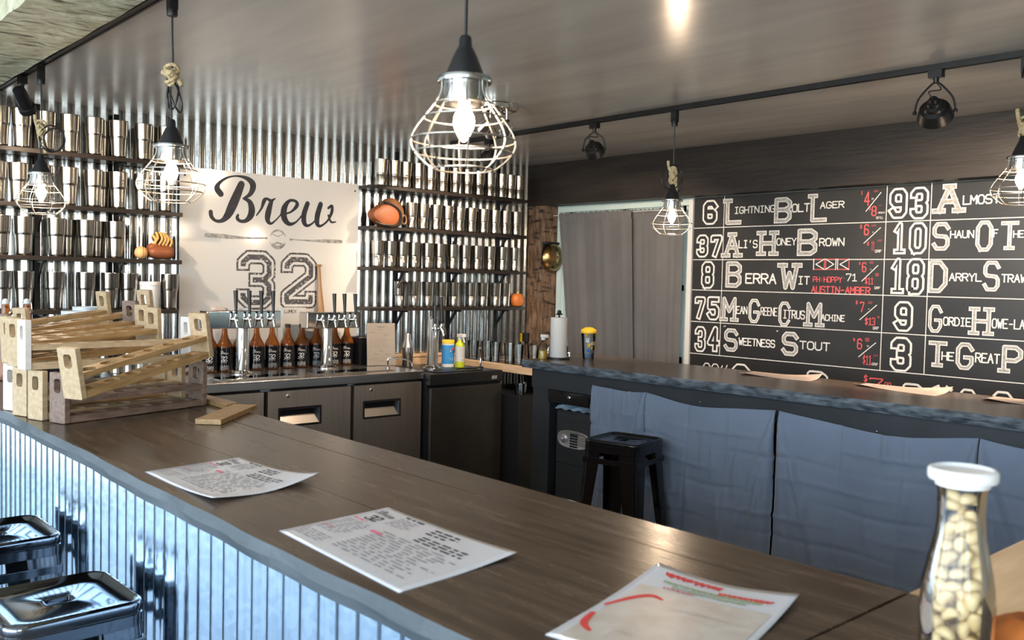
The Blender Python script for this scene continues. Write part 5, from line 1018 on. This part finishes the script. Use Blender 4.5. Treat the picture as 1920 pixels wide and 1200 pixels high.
scrawl(rd, .03, .125, .024, .017, .0035, 9, 1); scrawl(rd, .13, .215, .046, .012, .003, 10, 2); scrawl(gr, .04, .20, .056, .010, .003, 16, 3); scrawl(gr, .06, .18, .070, .008, .0025, 12, 4); scrawl(rd, .05, .10, .080, .005, .002, 6, 9)
rd.brush([(.01, .20, .006), (.03, .15, .010), (.05, .125, .012), (.07, .13, .006)]); rd.brush([(.012, .24, .008), (.02, .28, .012), (.04, .30, .008)]); scrawl(gy, .10, .21, .15, .01, .002, 12, 6)
gy.lay = -.9; [gy.poly([(.016+.0264*a_, .09+.031*c_), (.016+.0264*(a_+1), .09+.031*c_), (.016+.0264*(a_+1), .09+.031*(c_+1)), (.016+.0264*a_, .09+.031*(c_+1))]) for a_ in range(8) for c_ in range(8)]
M['wash'] = mat('pale_tan_print', (.60, .56, .52), .3, col2=(.50, .43, .37), scale=22)
rd.build('printed_lettering', 'inkred', t, ang=0, flip=True); gr.build('printed_lettering', 'inkgreen', t, ang=0, flip=True); gy.build('printed_picture', 'wash', t, ang=0, flip=True)
for k, (A, B, C, D_, l) in enumerate((((4.167, 2.819), (4.466, 2.878), (4.433, 2.455), (4.203, 2.418), 'the one nearest the curtains'), ((4.217, 2.196), (4.456, 2.214), (4.403, 1.788), (4.147, 1.765), 'the middle one'), ((4.188, 1.591), (4.479, 1.604), (4.45, 1.2), (4.16, 1.18), 'the one at the picture edge'))):
    A, B, C, D_ = [(min(p[0], 4.385), p[1]) for p in (A, B, C, D_)]
    t, P = sheet('paper_placemat', 'pinkish printed paper on the dark counter below the chalkboard, '+l, 'paper', A, B, C, D_, 'kraft', {(1, 0): .06, (0, 1): .03}, None)
    i = Ink(lambda u, v, l_: tuple(P(u/.3, v/.4, 1.6+l_))); greek(i, .03, .36, .24, 22, .015, .004, 50+k); i.build('printed_lettering', 'inkgrey', t, ang=0, flip=True)

# ================================================================== TASTING RACKS
def plate(b, outer, inner, f, c0, c1):
    """holed plate: outer and inner rings (a, b) of equal count, f(a, b, c) -> point"""
    n = len(outer); R = [[f(x, y, c1) for x, y in inner], [f(x, y, c1) for x, y in outer], [f(x, y, c0) for x, y in outer], [f(x, y, c0) for x, y in inner]]; R.append(R[0]); b.loops(R)
RL, RW, RH, RT = .555, .078, .158, .018
def rack(label, A, B, ends, planks, roll=0.0, flip=False):
    A = Vector(A); B = Vector(B); x = (B-A).normalized(); up = Vector((0, 0, 1)); y = up.cross(x).normalized(); z = x.cross(y)
    t = T('tasting_rack', label, 'wooden rack')
    t.matrix_basis = Matrix(((x.x, y.x, z.x, A.x), (x.y, y.y, z.y, A.y), (x.z, y.z, z.z, A.z), (0, 0, 0, 1))) @ Matrix.Rotation(roll, 4, 'X')
    for x0 in (0, RL-RT):
        b = MB(); o = [(p[0], p[1]+RH/2) for p in rsq(RW/2, .004, 0, 5, RH/2)]; i = [(p[0], p[1]+RH*.74) for p in rsq(.0165, .010, 0, 5, .0215)]
        plate(b, o, i, lambda a, c, d: (d, a, c), x0, x0+RT); b.build('end_board', ends, t, ang=30, bevel=.0012)
    for z0, th, r, nm in ((.062, .017, .0275, 'upper_plank'), (.010, .012, .024, 'lower_plank')):
        b = MB(); n = 6; l = (RL-2*RT)/n
        for k in range(n):
            cx = RT+l*(k+.5); o = [(cx+p[0], p[1]) for p in rsq(l/2, .0002, 0, 5, RW/2-.004)]; i = [(cx+p[0], p[1]) for p in rsq(r, r, 0, 5)]
            plate(b, o, i, lambda a, c, d: (a, c, d), z0, z0+th)
        if nm == 'lower_plank': b.mm(RT, RL-RT, -RW/2+.004, RW/2-.004, 0.001, .0101)
        b.build(nm, planks, t, ang=30)
    return t
def reach(A, px, py, L=RL, far=True):
    A = np.array(A); d = RM.T @ np.array([(px-960)/FPX, (py-600)/FPX, 1.0]); d /= np.linalg.norm(d); w = CAMLOC-A
    bq = d @ w; cq = w @ w-L*L; D2 = bq*bq-cq; s = math.sqrt(max(D2, 0)); return CAMLOC+d*(-bq+(s if far else -s))
dr18 = Vector((math.cos(math.radians(18)), math.sin(math.radians(18)), 0)); ZB = 1.0715
for (x, y), e_, p_, l in (((.826, 3.043), 'rackwal', 'rackwal', 'walnut tasting rack standing on the bar in front of all the others'), ((.790, 3.150), 'rackpale', 'rackpale', 'pale tasting rack standing on the bar, second behind the walnut one'), ((.772, 3.265), 'rackpale', 'rackoak', 'pale tasting rack standing on the bar, third behind the walnut one'), ((.775, 3.40), 'rackwhite', 'rackpale', 'bleached tasting rack standing at the back of the bottom layer')):
    A = Vector((x, y, ZB)); rack(l, A, A+dr18*RL, e_, p_)
A = on(137, 749, 1, 2.90); rack('oak tasting rack tilted against the front of the walnut rack, handle up by the growlers', A, reach(A, 385, 668), 'rackpale', 'rackoak')
def lift(A): A = np.array(A); A[2] = max(A[2], 1.2318); return A
A = lift(on(40, 693, 1, 3.165)); rack('white-ended tasting rack lying across the bottom layer of the pile', A, Vector(A)+Vector((math.cos(.05), math.sin(.05), .004))*RL, 'rackwhite', 'rackpale')
for pa, ya, pb_, e_, p_, l in (((26, 693), 3.285, (292, 654), 'rackpale', 'rackoak', 'oak tasting rack leaning in the upper layer, next to the white-ended one'), ((16, 684), 3.40, (275, 647), 'rackpale', 'rackoak', 'oak tasting rack leaning in the upper layer, middle of the three'),
                               ((6, 674), 3.53, (252, 637), 'rackwal', 'rackoak', 'dark-ended tasting rack leaning in the upper layer, at its back'), ((-8, 652), 3.77, (284, 613), 'rackpale', 'rackoak', 'topmost tasting rack of the pile with its handle against the white tub')):
    A = lift(on(*pa, 1, ya)); Bq = reach(A, *pb_)
    if 'topmost' in l: Bq = on(281, 613, 1, 3.86); A = Bq-np.array([.943, .310, .125])*RL
    rack(l, A, Bq, e_, p_)
A = lift(on(-50, 655, 1, 3.95)); rack('tasting rack at the back of the pile whose raised end shows before the white tubs', A, reach(A, 203, 614), 'rackpale', 'rackoak')
wf = T('tasting_rack', 'loose L-shaped oak rack piece lying flat at the inner bar edge', 'wooden rack', (1.33, 2.95, 1.0705)); X = at(wf)
b = MB(); b.X = X @ Matrix.Translation((1.318, 2.897, 1.0705)) @ Matrix.Rotation(math.atan2(.25, .245), 4, 'Z'); b.mm(-.175, .175, -.042, .042, 0, .017); b.build('end_board', 'rackoak', wf, bevel=.0015)
b = MB(); b.X = X; b.add([(1.378, 3.045, 1.0710), (1.435, 3.07, 1.0710), (1.435, 3.43, 1.0710), (1.385, 3.43, 1.0710), (1.378, 3.045, 1.0885), (1.435, 3.07, 1.0885), (1.435, 3.43, 1.0885), (1.385, 3.43, 1.0885)], [(0, 1, 2, 3), (4, 5, 6, 7), (0, 1, 5, 4), (1, 2, 6, 5), (2, 3, 7, 6), (3, 0, 4, 7)]); b.build('side_board', 'rackoak', wf, bevel=.0015)

# ================================================================== THINGS BEHIND THE RACKS
def tub(label, x, y, z, r, h, lid=True, m='bucket'):
    t = T('plastic_tub', label, 'tub', (x, y, z)); b = MB(); b.lathe([(r*.88, .0005), (r*.9, .004), (r*.985, h-.02), (r*.985, h-.012)] if lid else [(r*.86, .0005), (r*.88, .004), (r, h), (r*.97, h), (r*.85, .01)], 30); b.build('body', m, t)
    if lid: b = MB(); b.lathe([(r*1.0, h-.022), (r*1.03, h-.020), (r*1.03, h-.003), (r*.99, h), (r*.2, h-.001)], 30); b.build('lid', 'lid', t)
    return t
x = float(on(280, 550, 1, 5.345)[0]); zt = float(on(280, 528, 1, 5.345)[2])
tub('white lidded tub on the bottom shelf between two large tumblers', x, 5.352, LZ[3]+.0004, .062, zt-LZ[3])
for px, y, r, top, l in ((147, 4.24, .069, 583, 'open white tub behind the racks, next to the swing-top bottles'), (164, 4.365, .063, 575, 'open white tub behind the racks, next to the shelf tub')):
    xx = float(on(px, 600, 1, y)[0]); tub(l, xx, y, 1.0705, r, float(on(px, top, 1, y)[2])-1.0705, False)
for k, (px, y) in enumerate(((10, 4.36), (50, 4.37))):
    x = float(on(px, 600, 1, y)[0]); zt = float(on(px, 559, 1, y)[2]); h = zt-1.0705
    t = T('swing_top_bottle', 'brown swing-top bottle behind the racks, '+('at the picture edge' if k == 0 else 'beside the clear box'), 'bottle', (x, y, 1.0705)); s = h/.33
    b = MB(); b.lathe([(r*1.0, z*s) for r, z in ((.036, .0005), (.041, .004), (.041, .15), (.034, .19), (.019, .24), (.0145, .29), (.0145, .305))], 22); b.build('bottle_glass', 'amber', t)
    b = MB(); b.lathe([(.0125, .306*s), (.0145, .309*s), (.012, .322*s), (.005, .328*s)], 14); b.build('stopper', 'bucket', t)
    b = MB(); b.tube([(-.017, 0, .312*s), (0, 0, .326*s), (.017, -.004, .312*s), (.021, -.006, .275*s), (.010, -.015, .270*s), (.016, -.01, .285*s)], .002, 6); b.build('wire_bail', 'chrome', t)
x0, x1 = float(on(20, 620, 1, 4.10)[0]), float(on(70, 620, 1, 4.10)[0]); zt = float(on(45, 604, 1, 4.10)[2])
t = T('clear_box', 'clear plastic box with a pale rim behind the racks under the swing-top bottles', 'box', ((x0+x1)/2, 4.16, 1.0705)); w = (x1-x0)/2; h = zt-1.0705
b = MB(); b.loops([rsq(w*.95, .015, .0005, 4, .085), rsq(w, .015, h-.02, 4, .09)], True, True); b.build('body', 'cupclear', t); b = MB(); b.loops([rsq(w+.006, .016, h-.022, 4, .096), rsq(w+.006, .016, h-.004, 4, .096), rsq(w, .014, h, 4, .09)], True, True, True); b.build('lid', 'wrap', t)
x0, x1 = float(on(76, 620, 1, 4.10)[0]), float(on(122, 620, 1, 4.10)[0]); zt = float(on(100, 612, 1, 4.10)[2])
t = T('dark_tray', 'dark box with a white rim between the clear box and the white tubs', 'box', ((x0+x1)/2, 4.16, 1.0705)); w = (x1-x0)/2-.006; h = zt-1.0705
b = MB(); b.mm(-w, w, -.06, .05, .0005, h-.012); b.build('body', 'blackplastic', t, bevel=.004); b = MB(); b.loops([rsq(w+.002, .01, h-.0118, 4, .062), rsq(w+.002, .01, h, 4, .062), rsq(w-.008, .006, h, 4, .052), rsq(w-.008, .006, h-.0118, 4, .052)], True); b.build('rim', 'bucket', t)

# ================================================================== SNACK JAR AND ORANGE BALL IN FRONT
J = on(1806, 878, 2, 1.340); jr = T('glass_jar', 'tall glass carafe jar with frosted lid, full of pale snacks, closest to the camera', 'jar', (float(J[0]), float(J[1]), 1.0698)); JH = 1.340-1.0698
JP = [(.036, .0005), (.0405, .004), (.0415, .012), (.0415, .110), (.0395, .135), (.0335, .165), (.0280, .190), (.0258, .215), (.0265, .240), (.0295, .256)]
b = MB(); b.lathe(JP, 40, cap1=False); b.build('glass_body', 'jarglass', jr)
b = MB(); b.lathe([(.0300, .250), (.0300, .256), (.0372, .2565), (.0385, .259), (.0385, .267), (.0370, .2695), (.0345, .2705), (.0325, .2665), (.002, .2655)], 40, cap0=False); b.build('lid', 'lid', jr)
b = MB(); rn = random.Random(12); np_ = 0
def jrad(z):
    for (r0, z0), (r1, z1) in zip(JP, JP[1:]):
        if z0 <= z <= z1: return r0+(r1-r0)*(z-z0)/(z1-z0)
    return .026
pts_ = []
for k in range(6000):
    z = rn.uniform(.0125, .242); R_ = jrad(z)-.0112; a = rn.uniform(0, 2*PI); q = R_*math.sqrt(rn.uniform(.25, 1)); p = Vector((q*math.cos(a), q*math.sin(a), z))
    if all((p-o).length > .0155 for o in pts_): pts_.append(p)
for p in pts_:
    ax = Vector((rn.gauss(0, 1), rn.gauss(0, 1), rn.gauss(0, .7))).normalized(); rad = Vector((p.x, p.y, 0)).normalized(); ax = (ax-rad*ax.dot(rad)*.9).normalized(); ax.z *= (.3 if p.z < .02 or p.z > .236 else 1); b.X = Matrix.Translation(p) @ ax.to_track_quat('X', 'Z').to_matrix().to_4x4()
    s = rn.uniform(.85, 1.15); bend = rn.uniform(.1, .35)
    rings = []
    for i in range(1, 7):
        th = PI*i/7; xx = -.0125*math.cos(th)*s; rr_ = .0088*s*math.sin(th); rings.append([(xx, rr_*math.cos(2*PI*j/9), rr_*.8*math.sin(2*PI*j/9)-bend*xx*xx*90) for j in range(9)])
    b.loops(rings, True, True, True)
b.X = None; o = b.build('snack_pieces', 'nut', ang=60); o.location = jr.location; tag(o, 'pale cream snack pieces filling the glass carafe jar', 'snacks'); o['kind'] = 'stuff'
q = on(1932, 1216, 2, 1.115); ob = MB(); ob.loops([[(math.cos(a)*r*(1-.025*math.cos(9*a)), math.sin(a)*r*(1-.025*math.cos(9*a)), z) for a in [2*PI*j/54 for j in range(54)]] for r, z in ((.012, .002), (.03, .001), (.045, .012), (.052, .032), (.050, .055), (.040, .074), (.022, .083), (.006, .078))], True, True, True)
og2 = T('orange_gourd', 'orange gourd on the bar beside the glass snack jar', 'ornament', (float(q[0]), float(q[1]), 1.0698)); ob.build('body', 'orange', og2); b = MB(); b.lathe([(.007, .078), (.005, .092), (.006, .098)], 8); b.build('stalk', 'ltwood', og2)
